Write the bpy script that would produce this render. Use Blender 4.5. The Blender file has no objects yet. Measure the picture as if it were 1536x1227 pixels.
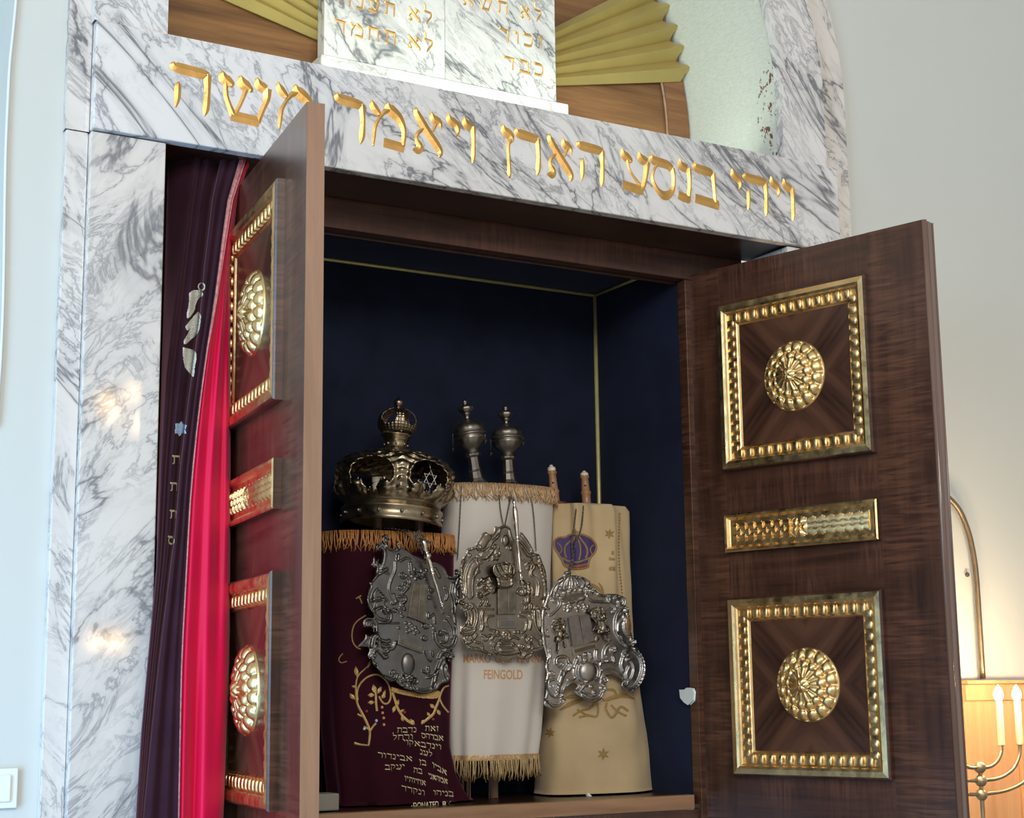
import bpy, math, random
import numpy as np
from mathutils import Vector, Matrix
from mathutils.bvhtree import BVHTree

random.seed(7)
SC = bpy.context.scene
COL = SC.collection
PI = math.pi
# Everything is laid out in metres in "ark coordinates": x along the marble lintel from its left end,
# y into the wall, z up from the lintel's underside.  Z0 is the lintel's height above the floor.
Z0 = 2.95

# ------------------------------------------------------------------ camera
CAM = Vector((-0.9503, -3.5537, -1.3198))
RC = np.array([[0.86448959, 0.49653238, -0.07818783],
               [-0.50249471, 0.8498267, -0.15903974],
               [-0.01252228, 0.17677717, 0.98417124]])
FPX = 2386.43
cd = bpy.data.cameras.new('camera')
cam = bpy.data.objects.new('camera', cd)
COL.objects.link(cam)
cd.sensor_fit = 'HORIZONTAL'
cd.sensor_width = 36.0
cd.lens = FPX / 1536 * 36.0
cd.clip_start = 0.05
m3 = Matrix(((RC[0][0], RC[0][2], -RC[0][1]), (RC[1][0], RC[1][2], -RC[1][1]), (RC[2][0], RC[2][2], -RC[2][1])))
cam.matrix_world = Matrix.Translation(CAM + Vector((0, 0, Z0))) @ m3.to_4x4()
SC.camera = cam


def ray(u, v):
    d = RC @ np.array([(u - 768) / FPX, 1.0, -(v - 613.5) / FPX])
    return Vector(d)


def at(u, v, y):
    """Point of the photograph's pixel (u, v) on the upright plane at depth y."""
    d = ray(u, v)
    return CAM + d * ((y - CAM.y) / d.y)


# ------------------------------------------------------------------ world, lights, exposure
SC.view_settings.view_transform = 'Standard'
SC.view_settings.look = 'None'
SC.view_settings.gamma = 1.0
SC.view_settings.use_curve_mapping = False
SC.view_settings.exposure = 0.36
w = bpy.data.worlds.new('world')
SC.world = w
w.use_nodes = True
bg = w.node_tree.nodes['Background']
bg.inputs[0].default_value = (0.93, 0.96, 1.0, 1)
bg.inputs[1].default_value = 0.50


def area(name, loc, target, size, power, color, size_y=None, spread=None):
    l = bpy.data.lights.new(name, 'AREA')
    l.energy = power
    l.color = color
    l.size = size
    if size_y:
        l.shape = 'RECTANGLE'
        l.size_y = size_y
    if spread:
        l.spread = spread
    o = bpy.data.objects.new(name, l)
    COL.objects.link(o)
    o.location = Vector(loc) + Vector((0, 0, Z0))
    d = Vector(target) - Vector(loc)
    o.rotation_euler = d.to_track_quat('-Z', 'Y').to_euler()
    return o


def point(name, loc, power, color, r=0.03):
    l = bpy.data.lights.new(name, 'POINT')
    l.energy = power
    l.color = color
    l.shadow_soft_size = r
    o = bpy.data.objects.new(name, l)
    COL.objects.link(o)
    o.location = Vector(loc) + Vector((0, 0, Z0))
    return o


# daylight from the tall windows of the hall, to the left and behind the viewer
area('window_daylight_near', (-4.2, -3.0, 0.1), (0.4, 0.0, -0.7), 2.0, 125, (0.50, 0.75, 1.0), 2.8)
area('window_daylight_far', (-1.7, -7.0, 1.9), (1.0, 0.3, -0.5), 3.0, 225, (1.0, 0.965, 0.91), 2.4)
# unseen blue fill light, added to tint the lower left wall
area('blue_fill_low', (-1.45, -0.75, -1.75), (-0.1, 0.1, -1.2), 0.8, 27, (0.24, 0.57, 1.0), 1.4)
# pale green uplight lying on the ledge behind the lintel, and the warm hall lamps
area('ledge_uplight', (1.13, 0.14, 0.29), (1.13, 0.42, 0.62), 1.7, 3.8, (0.84, 1.0, 0.83), 0.05)

# ------------------------------------------------------------------ materials
MATS = {}


class NT:
    def __init__(s, name):
        s.m = bpy.data.materials.new(name)
        s.m.use_nodes = True
        s.t = s.m.node_tree
        s.p = s.t.nodes['Principled BSDF']
        MATS[name] = s.m

    def n(s, typ, **kw):
        nd = s.t.nodes.new(typ)
        for k, v in kw.items():
            if isinstance(k, str) and hasattr(nd, k):
                setattr(nd, k, v)
        return nd

    def l(s, a, b):
        s.t.links.new(a, b)

    def val(s, sock, v):
        if hasattr(v, 'is_linked'):
            s.l(v, sock)
        else:
            sock.default_value = v

    def coord(s, kind='Object', scale=(1, 1, 1), rot=(0, 0, 0), loc=(0, 0, 0)):
        tc = s.n('ShaderNodeTexCoord')
        mp = s.n('ShaderNodeMapping')
        mp.inputs['Scale'].default_value = scale
        mp.inputs['Rotation'].default_value = rot
        mp.inputs['Location'].default_value = loc
        s.l(tc.outputs[kind], mp.inputs['Vector'])
        return mp.outputs[0]

    def noise(s, vec, scale, detail=4, rough=0.55, dist=0.0):
        nd = s.n('ShaderNodeTexNoise')
        nd.inputs['Scale'].default_value = scale
        nd.inputs['Detail'].default_value = detail
        nd.inputs['Roughness'].default_value = rough
        nd.inputs['Distortion'].default_value = dist
        if vec is not None:
            s.l(vec, nd.inputs['Vector'])
        return nd.outputs['Fac']

    def math(s, op, a, b=None, c=None, clamp=False):
        nd = s.n('ShaderNodeMath')
        nd.operation = op
        nd.use_clamp = clamp
        s.val(nd.inputs[0], a)
        if b is not None:
            s.val(nd.inputs[1], b)
        if c is not None:
            s.val(nd.inputs[2], c)
        return nd.outputs[0]

    def ramp(s, fac, stops):
        nd = s.n('ShaderNodeValToRGB')
        el = nd.color_ramp.elements
        while len(el) < len(stops):
            el.new(0.5)
        for e, (p, c) in zip(el, stops):
            e.position = p
            e.color = (c[0], c[1], c[2], 1) if not isinstance(c, (int, float)) else (c, c, c, 1)
        s.l(fac, nd.inputs[0])
        return nd.outputs[0]

    def mix(s, fac, a, b, mode='MIX'):
        nd = s.n('ShaderNodeMix')
        nd.data_type = 'RGBA'
        nd.blend_type = mode
        s.val(nd.inputs[0], fac)
        for i, v in ((6, a), (7, b)):
            if isinstance(v, tuple):
                nd.inputs[i].default_value = (v[0], v[1], v[2], 1)
            else:
                s.l(v, nd.inputs[i])
        return nd.outputs[2]

    def bump(s, h, strength=0.3, dist=0.01):
        nd = s.n('ShaderNodeBump')
        nd.inputs['Strength'].default_value = strength
        nd.inputs['Distance'].default_value = dist
        s.l(h, nd.inputs['Height'])
        s.l(nd.outputs[0], s.p.inputs['Normal'])

    def set(s, **kw):
        names = dict(base='Base Color', rough='Roughness', metal='Metallic', coat='Coat Weight', coatr='Coat Roughness',
                     sheen='Sheen Weight', sheenr='Sheen Roughness', spec='Specular IOR Level', sheent='Sheen Tint',
                     emit='Emission Color', emits='Emission Strength', trans='Transmission Weight')
        for k, v in kw.items():
            i = s.p.inputs[names[k]]
            if isinstance(v, tuple):
                v = (v[0], v[1], v[2], 1)
            s.val(i, v)
        return s


def plain(name, base, rough=0.5, metal=0.0, vscale=6.0, vamt=0.12, bscale=None, bstr=0.2, bdist=0.002, **kw):
    t = NT(name)
    v = t.coord()
    f = t.noise(v, vscale, 4)
    dark = tuple(c * (1 - vamt) for c in base)
    lite = tuple(min(1, c * (1 + vamt)) for c in base)
    t.set(base=t.ramp(f, [(0.3, dark), (0.7, lite)]), rough=rough, metal=metal, **kw)
    if bscale:
        t.bump(t.noise(v, bscale, 5), bstr, bdist)
    return t.m


def marble(name, ang, seed, vein=1.0, tint=(0.66, 0.635, 0.61), rough=0.14):
    """White marble, grey veins running at `ang` degrees in the upright plane."""
    t = NT(name)
    a = math.radians(ang)
    tc = t.n('ShaderNodeTexCoord')
    mp = t.n('ShaderNodeMapping')
    mp.vector_type = 'TEXTURE'
    mp.inputs['Rotation'].default_value = (0, -a, 0)
    mp.inputs['Location'].default_value = (seed, seed * 0.7, seed * 1.3)
    mp.inputs['Scale'].default_value = (2.6, 1.0, 1.0)
    t.l(tc.outputs['Object'], mp.inputs['Vector'])
    v = mp.outputs[0]
    n1 = t.noise(v, 2.6, 6, 0.56, 1.1)
    n2 = t.noise(v, 5.6, 7, 0.60, 0.9)
    n3 = t.noise(v, 15.0, 6, 0.66, 0.8)
    r1 = t.math('ABSOLUTE', t.math('SUBTRACT', n1, 0.5))
    r2 = t.math('ABSOLUTE', t.math('SUBTRACT', n2, 0.49))
    r3 = t.math('ABSOLUTE', t.math('SUBTRACT', n3, 0.5))
    k1 = t.ramp(t.noise(v, 3.0, 4, 0.6), [(0.28, 0.15), (0.44, 1.0)])
    k2 = t.ramp(t.noise(v, 4.2, 4, 0.6), [(0.30, 0.1), (0.46, 1.0)])
    k3 = t.ramp(t.noise(v, 3.6, 5, 0.65), [(0.44, 0.0), (0.58, 1.0)])
    v1 = t.math('MULTIPLY', t.ramp(r1, [(0.0, 1.0), (0.004, 0.8), (0.010, 0.20), (0.045, 0.0)]), k1)
    v2 = t.math('MULTIPLY', t.ramp(r2, [(0.0, 0.9), (0.006, 0.6), (0.014, 0.16), (0.05, 0.0)]), k2)
    v2 = t.math('MAXIMUM', v2, t.math('MULTIPLY', t.ramp(r3, [(0.0, 0.75), (0.02, 0.4), (0.05, 0.0)]), k3))
    cl = t.math('MULTIPLY', t.ramp(t.noise(v, 3.2, 6, 0.62, 0.5), [(0.52, 0.0), (0.74, 1.0)]), t.ramp(t.noise(v, 16.0, 5, 0.7), [(0.35, 0.35), (0.65, 1.0)]))
    base = t.mix(t.math('MULTIPLY', cl, 0.42), tint, (0.33, 0.325, 0.325))
    base = t.mix(t.math('MULTIPLY', v2, 0.85 * vein, clamp=True), base, (0.17, 0.17, 0.18))
    base = t.mix(t.math('MULTIPLY', v1, 0.92 * vein, clamp=True), base, (0.12, 0.12, 0.13))
    t.set(base=base, rough=rough, spec=0.5)
    return t.m


def wood(name, c0, c1, grain='Z', scale=1.0, curl=0.0, rough=0.3, coat=0.4):
    t = NT(name)
    st = {'X': (0.9, 14, 14), 'Y': (14, 0.9, 14), 'Z': (14, 14, 0.9)}[grain]
    v = t.coord(scale=tuple(s * scale for s in st))
    f = t.noise(v, 2.2, 7, 0.6, 0.5)
    fine = t.noise(t.coord(scale=tuple(s * scale * 6 for s in st)), 3.0, 3, 0.6)
    fac = t.math('ADD', t.math('MULTIPLY', f, 0.8), t.math('MULTIPLY', fine, 0.2))
    base = t.ramp(fac, [(0.32, c0), (0.52, tuple((a + b) / 2 for a, b in zip(c0, c1))), (0.72, c1)])
    if curl:
        sc = {'X': (60, 5, 5), 'Y': (5, 60, 5), 'Z': (5, 5, 60)}[grain]
        cu = t.noise(t.coord(scale=sc, rot=(0, 0.12, 0.0)), 1.6, 3, 0.5, 0.6)
        cm = t.ramp(t.noise(t.coord(), 5.0, 2), [(0.38, 0.0), (0.6, 1.0)])
        k = t.math('MULTIPLY', t.ramp(cu, [(0.38, 0.0), (0.62, 1.0)]), cm)
        base = t.mix(t.math('MULTIPLY', k, curl), base, tuple(c * 2.1 for c in c1))
    t.set(base=base, rough=rough, coat=coat * 0.6, coatr=0.25, spec=0.35)
    t.bump(fine, 0.05, 0.001)
    return t.m


def veneer_x(name, c0, c1):
    """Quartered veneer: grain stripes follow the diagonals of the square."""
    t = NT(name)
    tc = t.n('ShaderNodeTexCoord')
    sp = t.n('ShaderNodeSeparateXYZ')
    t.l(tc.outputs['Object'], sp.inputs[0])
    ax = t.math('ABSOLUTE', sp.outputs[0])
    az = t.math('ABSOLUTE', sp.outputs[2])
    c = t.math('SUBTRACT', ax, az)
    al = t.math('ADD', ax, az)
    cb = t.n('ShaderNodeCombineXYZ')
    t.l(t.math('MULTIPLY', c, 9.0), cb.inputs[0])
    t.l(t.math('MULTIPLY', al, 0.8), cb.inputs[1])
    f = t.noise(cb.outputs[0], 1.8, 5, 0.55, 0.25)
    t.set(base=t.ramp(f, [(0.36, c0), (0.5, tuple((a + b) / 2 for a, b in zip(c0, c1))), (0.66, c1)]), rough=0.3, coat=0.35, coatr=0.2)
    return t.m


def velvet(name, base, sheen=0.6, tint=(1, 1, 1), rough=0.9, vamt=0.25):
    t = NT(name)
    v = t.coord()
    f = t.noise(v, 9.0, 5)
    t.set(base=t.ramp(f, [(0.3, tuple(c * (1 - vamt) for c in base)), (0.7, tuple(c * (1 + vamt) for c in base))]), rough=rough,
          sheen=sheen, sheenr=0.35, sheent=tint, spec=0.15)
    t.bump(t.noise(v, 700.0, 2), 0.12, 0.001)
    return t.m


def cloth(name, base, rough=0.75, vamt=0.06, weave=900.0, sheen=0.15):
    t = NT(name)
    v = t.coord()
    f = t.noise(v, 5.0, 5)
    t.set(base=t.ramp(f, [(0.3, tuple(c * (1 - vamt) for c in base)), (0.7, tuple(min(1, c * (1 + vamt)) for c in base))]), rough=rough, sheen=sheen, spec=0.2)
    t.bump(t.noise(v, weave, 2), 0.1, 0.0008)
    return t.m


def metal(name, c, rough, bscale=60.0, bstr=0.25, bdist=0.002, vamt=0.18):
    t = NT(name)
    v = t.coord()
    f = t.noise(v, 22.0, 5)
    t.set(base=t.ramp(f, [(0.3, tuple(x * (1 - vamt) for x in c)), (0.7, tuple(min(1, x * (1 + vamt)) for x in c))]), metal=1.0,
          rough=t.ramp(t.noise(v, 35.0, 4), [(0.3, max(0.05, rough - 0.1)), (0.7, rough + 0.1)]))
    if bstr:
        t.bump(t.noise(v, bscale, 4), bstr, bdist)
    return t.m


def glow(name, c, s):
    t = NT(name)
    t.set(base=(0.8, 0.7, 0.5), emit=c, emits=s, rough=0.4)
    return t.m


marble('marble_lintel', -42, 0.3)
marble('marble_jamb', 48, 2.1, 0.9, (0.64, 0.59, 0.535), 0.07)
marble('marble_jamb_b', 40, 5.3, 0.9)
marble('marble_arch', -55, 7.7)
marble('marble_edge', -50, 3.9, 1.0, (0.64, 0.595, 0.545), 0.1)
marble('marble_tablet', -52, 9.1)
marble('marble_tablet_b', -48, 11.4)
marble('marble_plinth', -30, 4.4, 0.5)
plain('wall_paint', (0.53, 0.54, 0.50), 0.75, vscale=1.5, vamt=0.02, bscale=90, bstr=0.08)
plain('floor_stone', (0.42, 0.39, 0.35), 0.5, vscale=3)
plain('ceiling_paint', (0.75, 0.75, 0.72), 0.8, vscale=2, vamt=0.02)
wood('walnut_v', (0.020, 0.0080, 0.0045), (0.078, 0.031, 0.016), 'Z', 1.0, 0.5)
wood('walnut_h', (0.022, 0.0085, 0.005), (0.082, 0.033, 0.018), 'X', 1.0, 0.35)
wood('walnut_lit', (0.11, 0.058, 0.038), (0.18, 0.10, 0.07), 'Z', 1.0, 0.0, 0.12, 1.0)  # lightened walnut: the door edge's highlight is put into the colour
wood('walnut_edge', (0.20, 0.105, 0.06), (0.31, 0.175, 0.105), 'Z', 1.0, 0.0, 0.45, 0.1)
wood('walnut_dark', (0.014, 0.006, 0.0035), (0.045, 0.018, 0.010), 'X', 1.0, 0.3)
wood('sill_wood', (0.20, 0.10, 0.05), (0.34, 0.19, 0.10), 'X', 0.8, 0.0, 0.35, 0.2)
wood('lunette_wood', (0.075, 0.030, 0.010), (0.31, 0.15, 0.058), 'X', 0.42, 0.0, 0.35, 0.2)
wood('lunette_rim', (0.13, 0.055, 0.022), (0.27, 0.125, 0.055), 'X', 1.2, 0.0, 0.35, 0.2)
wood('pine', (0.42, 0.20, 0.085), (0.62, 0.34, 0.16), 'Z', 0.6, 0.0, 0.45, 0.1)
veneer_x('veneer', (0.024, 0.0085, 0.0045), (0.098, 0.040, 0.021))
metal('gold_leaf', (0.74, 0.51, 0.235), 0.34, 55, 0.3, 0.002)
metal('gold_letter', (0.76, 0.44, 0.14), 0.40, 120, 0.35, 0.002)
plain('gold_ray', (0.40, 0.305, 0.105), 0.42, 0.35, vscale=5, vamt=0.08)
metal('brass', (0.62, 0.42, 0.18), 0.3, 40, 0.05)
metal('dull_brass', (0.33, 0.26, 0.165), 0.42, 40, 0.05)
metal('bronze', (0.26, 0.19, 0.12), 0.45, 40, 0.1)
plain('trim_gold', (0.52, 0.46, 0.20), 0.4, 0.3, vscale=40, vamt=0.1)
velvet('navy_lining', (0.0085, 0.0115, 0.026), 0.25, (0.5, 0.6, 1.0), 0.85)
velvet('purple_velvet', (0.028, 0.0085, 0.016), 0.3, (1.0, 0.5, 0.65))
cloth('red_lining', (0.62, 0.0, 0.055), 0.5, 0.05, 500, 0.1)
plain('white_plastic', (0.70, 0.72, 0.66), 0.35, vamt=0.02)
plain('cable_white', (0.6, 0.62, 0.62), 0.5, vamt=0.02)
plain('candle_tube', (0.30, 0.235, 0.13), 0.6, vamt=0.06)
plain('dark_plug', (0.05, 0.045, 0.04), 0.6)
glow('bulb_glow', (1.0, 0.84, 0.62), 14.0)


def niche_plaster():
    t = NT('niche_plaster')
    tc = t.n('ShaderNodeTexCoord')
    sp = t.n('ShaderNodeSeparateXYZ')
    t.l(tc.outputs['Object'], sp.inputs[0])
    v = t.coord()
    comb = t.noise(t.coord(scale=(1, 6, 26), rot=(0.45, 0, 0)), 9.0, 5, 0.7, 0.2)
    # worn plaster: brown flecks low down by the front edge
    fl = t.math('GREATER_THAN', t.noise(t.coord(scale=(1.0, 1.0, 0.8)), 46.0, 4, 0.68), 0.585)
    my = t.math('SUBTRACT', 1.0, t.math('MULTIPLY', sp.outputs[1], 6.0), clamp=True)
    mz = t.math('MULTIPLY', t.math('SUBTRACT', 1.0, t.math('ABSOLUTE', t.math('MULTIPLY', t.math('SUBTRACT', sp.outputs[2], 0.43), 5.0))), 2.0, clamp=True)
    k = t.math('MULTIPLY', fl, t.math('GREATER_THAN', t.math('MULTIPLY', my, mz), 0.25))
    base = t.ramp(comb, [(0.3, (0.53, 0.54, 0.47)), (0.7, (0.66, 0.67, 0.59))])
    t.set(base=t.mix(k, base, (0.16, 0.075, 0.04)), rough=0.9)
    t.bump(comb, 0.5, 0.008)
    return t.m


niche_plaster()

# ------------------------------------------------------------------ mesh building
BASE = {}


class MB:
    def __init__(s):
        s.v, s.f, s.mi = [], [], []

    def add(s, verts, faces, mi=0):
        o = len(s.v)
        s.v.extend([tuple(p) for p in verts])
        s.f.extend([tuple(i + o for i in f) for f in faces])
        s.mi.extend([mi] * len(faces))
        return s

    def box(s, x0, x1, y0, y1, z0, z1, mi=0):
        v = [(x0, y0, z0), (x1, y0, z0), (x1, y1, z0), (x0, y1, z0), (x0, y0, z1), (x1, y0, z1), (x1, y1, z1), (x0, y1, z1)]
        return s.add(v, [(0, 3, 2, 1), (4, 5, 6, 7), (0, 1, 5, 4), (1, 2, 6, 5), (2, 3, 7, 6), (3, 0, 4, 7)], mi)

    def grid(s, rows, closed_u=False, closed_v=False, mi=0, keep=None, flip=False):
        nr, nc = len(rows), len(rows[0])
        verts = [p for r in rows for p in r]
        fs = []
        for i in range(nr if closed_v else nr - 1):
            for j in range(nc if closed_u else nc - 1):
                if keep is not None and not keep(i, j):
                    continue
                a, b = i * nc + j, i * nc + (j + 1) % nc
                c, d = ((i + 1) % nr) * nc + (j + 1) % nc, ((i + 1) % nr) * nc + j
                fs.append((a, d, c, b) if flip else (a, b, c, d))
        return s.add(verts, fs, mi)

    def tube(s, pts, r, n=8, closed=False, mi=0, caps=True):
        pts = [Vector(p) for p in pts]
        m = len(pts)
        rs = r if isinstance(r, (list, tuple)) else [r] * m
        rows = []
        up = Vector((0.13, 0.27, 0.95)).normalized()
        a = None
        for i, p in enumerate(pts):
            q0 = pts[i - 1] if (i > 0 or closed) else p
            q1 = pts[(i + 1) % m] if (i < m - 1 or closed) else p
            t = (q1 - q0)
            if t.length < 1e-9:
                t = Vector((0, 0, 1))
            t.normalize()
            if a is None:
                a = t.cross(up)
                if a.length < 1e-3:
                    a = t.cross(Vector((1, 0, 0)))
            a = (a - t * a.dot(t))
            a.normalize()
            b = t.cross(a)
            rows.append([p + (a * math.cos(2 * PI * k / n) + b * math.sin(2 * PI * k / n)) * rs[i] for k in range(n)])
        o = len(s.v)
        s.grid(rows, closed_u=True, closed_v=closed, mi=mi)
        if caps and not closed:
            s.f.append(tuple(o + k for k in range(n))[::-1])
            s.f.append(tuple(o + (m - 1) * n + k for k in range(n)))
            s.mi.extend([mi, mi])
        return s

    def lathe(s, prof, base, axis=(0, 0, 1), n=32, mi=0, mod=None):
        """prof = [(r, h)...] along the axis from base."""
        ax = Vector(axis).normalized()
        a = ax.cross(Vector((0, 1, 0)))
        if a.length < 1e-3:
            a = ax.cross(Vector((1, 0, 0)))
        a.normalize()
        b = ax.cross(a)
        base = Vector(base)
        rows = []
        for (r, h) in prof:
            row = []
            for k in range(n):
                th = 2 * PI * k / n
                rr = r * (mod(th, h) if mod else 1)
                row.append(base + ax * h + (a * math.cos(th) + b * math.sin(th)) * rr)
            rows.append(row)
        return s.grid(rows, closed_u=True, mi=mi, flip=True)

    def block(s, c, hx, hy, hz, p=0.45, n=12, m=8):
        """Pillow-edged block."""
        g = lambda a: math.copysign(abs(a) ** p, a)
        rows = []
        for i in range(m + 1):
            ph = -PI / 2 + PI * i / m
            cc = max(0.0, math.cos(ph)) ** p
            rows.append([(c[0] + hx * cc * g(math.cos(2 * PI * k / n)), c[1] + hy * g(math.sin(ph)), c[2] + hz * cc * g(math.sin(2 * PI * k / n))) for k in range(n)])
        return s.grid(rows, closed_u=True)

    def ball(s, c, r, n=12, m=8, sc=(1, 1, 1), mi=0):
        rows = []
        for i in range(m + 1):
            ph = -PI / 2 + PI * i / m
            rr = max(1e-5, math.cos(ph))
            rows.append([(c[0] + r * sc[0] * rr * math.cos(2 * PI * k / n), c[1] + r * sc[1] * rr * math.sin(2 * PI * k / n), c[2] + r * sc[2] * math.sin(ph)) for k in range(n)])
        return s.grid(rows, closed_u=True, mi=mi)

    def prism(s, poly, y0, y1, mi=0):
        """poly [(x, z)] counter-clockwise seen from the front, extruded from y0 (front) to y1."""
        n = len(poly)
        v = [(x, y0, z) for x, z in poly] + [(x, y1, z) for x, z in poly]
        f = [tuple(range(n)), tuple(range(2 * n - 1, n - 1, -1))]
        for i in range(n):
            j = (i + 1) % n
            f.append((i, i + n, j + n, j))
        return s.add(v, f, mi)

    def build(s, name, mat, parent=None, smooth=False, bevel=0.0, origin=None, rz=0.0, local=False, seg=2, angle=40, solid=0.0):
        base = Vector((0, 0, 0))
        if not local:
            if parent is not None:
                base = BASE[parent.name]
            else:
                base = Vector(origin) if origin is not None else Vector((0, 0, 0))
        me = bpy.data.meshes.new(name)
        me.from_pydata([(p[0] - base.x, p[1] - base.y, p[2] - base.z) for p in s.v], [], s.f)
        mats = mat if isinstance(mat, (list, tuple)) else [mat]
        for m in mats:
            me.materials.append(MATS[m])
        if len(mats) > 1:
            me.polygons.foreach_set('material_index', s.mi)
        if smooth:
            me.polygons.foreach_set('use_smooth', [True] * len(me.polygons))
        me.validate()
        me.update()
        o = bpy.data.objects.new(name, me)
        COL.objects.link(o)
        if parent is not None:
            o.parent = parent
            BASE[o.name] = base.copy()
            if local and origin is not None:
                o.location = Vector(origin)
        else:
            o.location = base + Vector((0, 0, Z0))
            BASE[o.name] = base.copy()
        o.rotation_euler = (0, 0, rz)
        if solid:
            md = o.modifiers.new('thickness', 'SOLIDIFY')
            md.thickness = solid
            md.offset = -1
        if bevel:
            md = o.modifiers.new('bevel', 'BEVEL')
            md.width = bevel
            md.segments = seg
            md.limit_method = 'ANGLE'
            md.angle_limit = math.radians(angle)
        if smooth == 'auto':
            me.shade_smooth() if hasattr(me, 'shade_smooth') else None
            md = o.modifiers.new('edges', 'EDGE_SPLIT')
            md.split_angle = math.radians(35)
        return o


def thing(name, label, cat, base, group=None):
    o = bpy.data.objects.new(name, None)
    o.empty_display_size = 0.05
    COL.objects.link(o)
    o.location = Vector(base) + Vector((0, 0, Z0))
    BASE[o.name] = Vector(base)
    return tag(o, label, cat, group)


def tag(o, label, cat, group=None):
    o['label'] = label
    o['category'] = cat
    if group:
        o['group'] = group
    return o


def struct(o):
    o['kind'] = 'structure'
    return o


def spline(pts, n=6):
    """Catmull-Rom through points of any dimension."""
    P = [np.array(p, float) for p in pts]
    if len(P) < 3:
        return [tuple(P[0] + (P[-1] - P[0]) * k / n) for k in range(n + 1)]
    P = [2 * P[0] - P[1]] + P + [2 * P[-1] - P[-2]]
    out = []
    for i in range(1, len(P) - 2):
        p0, p1, p2, p3 = P[i - 1:i + 3]
        for k in range(n):
            t = k / n
            out.append(tuple(0.5 * (2 * p1 + (p2 - p0) * t + (2 * p0 - 5 * p1 + 4 * p2 - p3) * t * t + (3 * p1 - p0 - 3 * p2 + p3) * t ** 3)))
    out.append(tuple(P[-2]))
    return out


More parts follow.
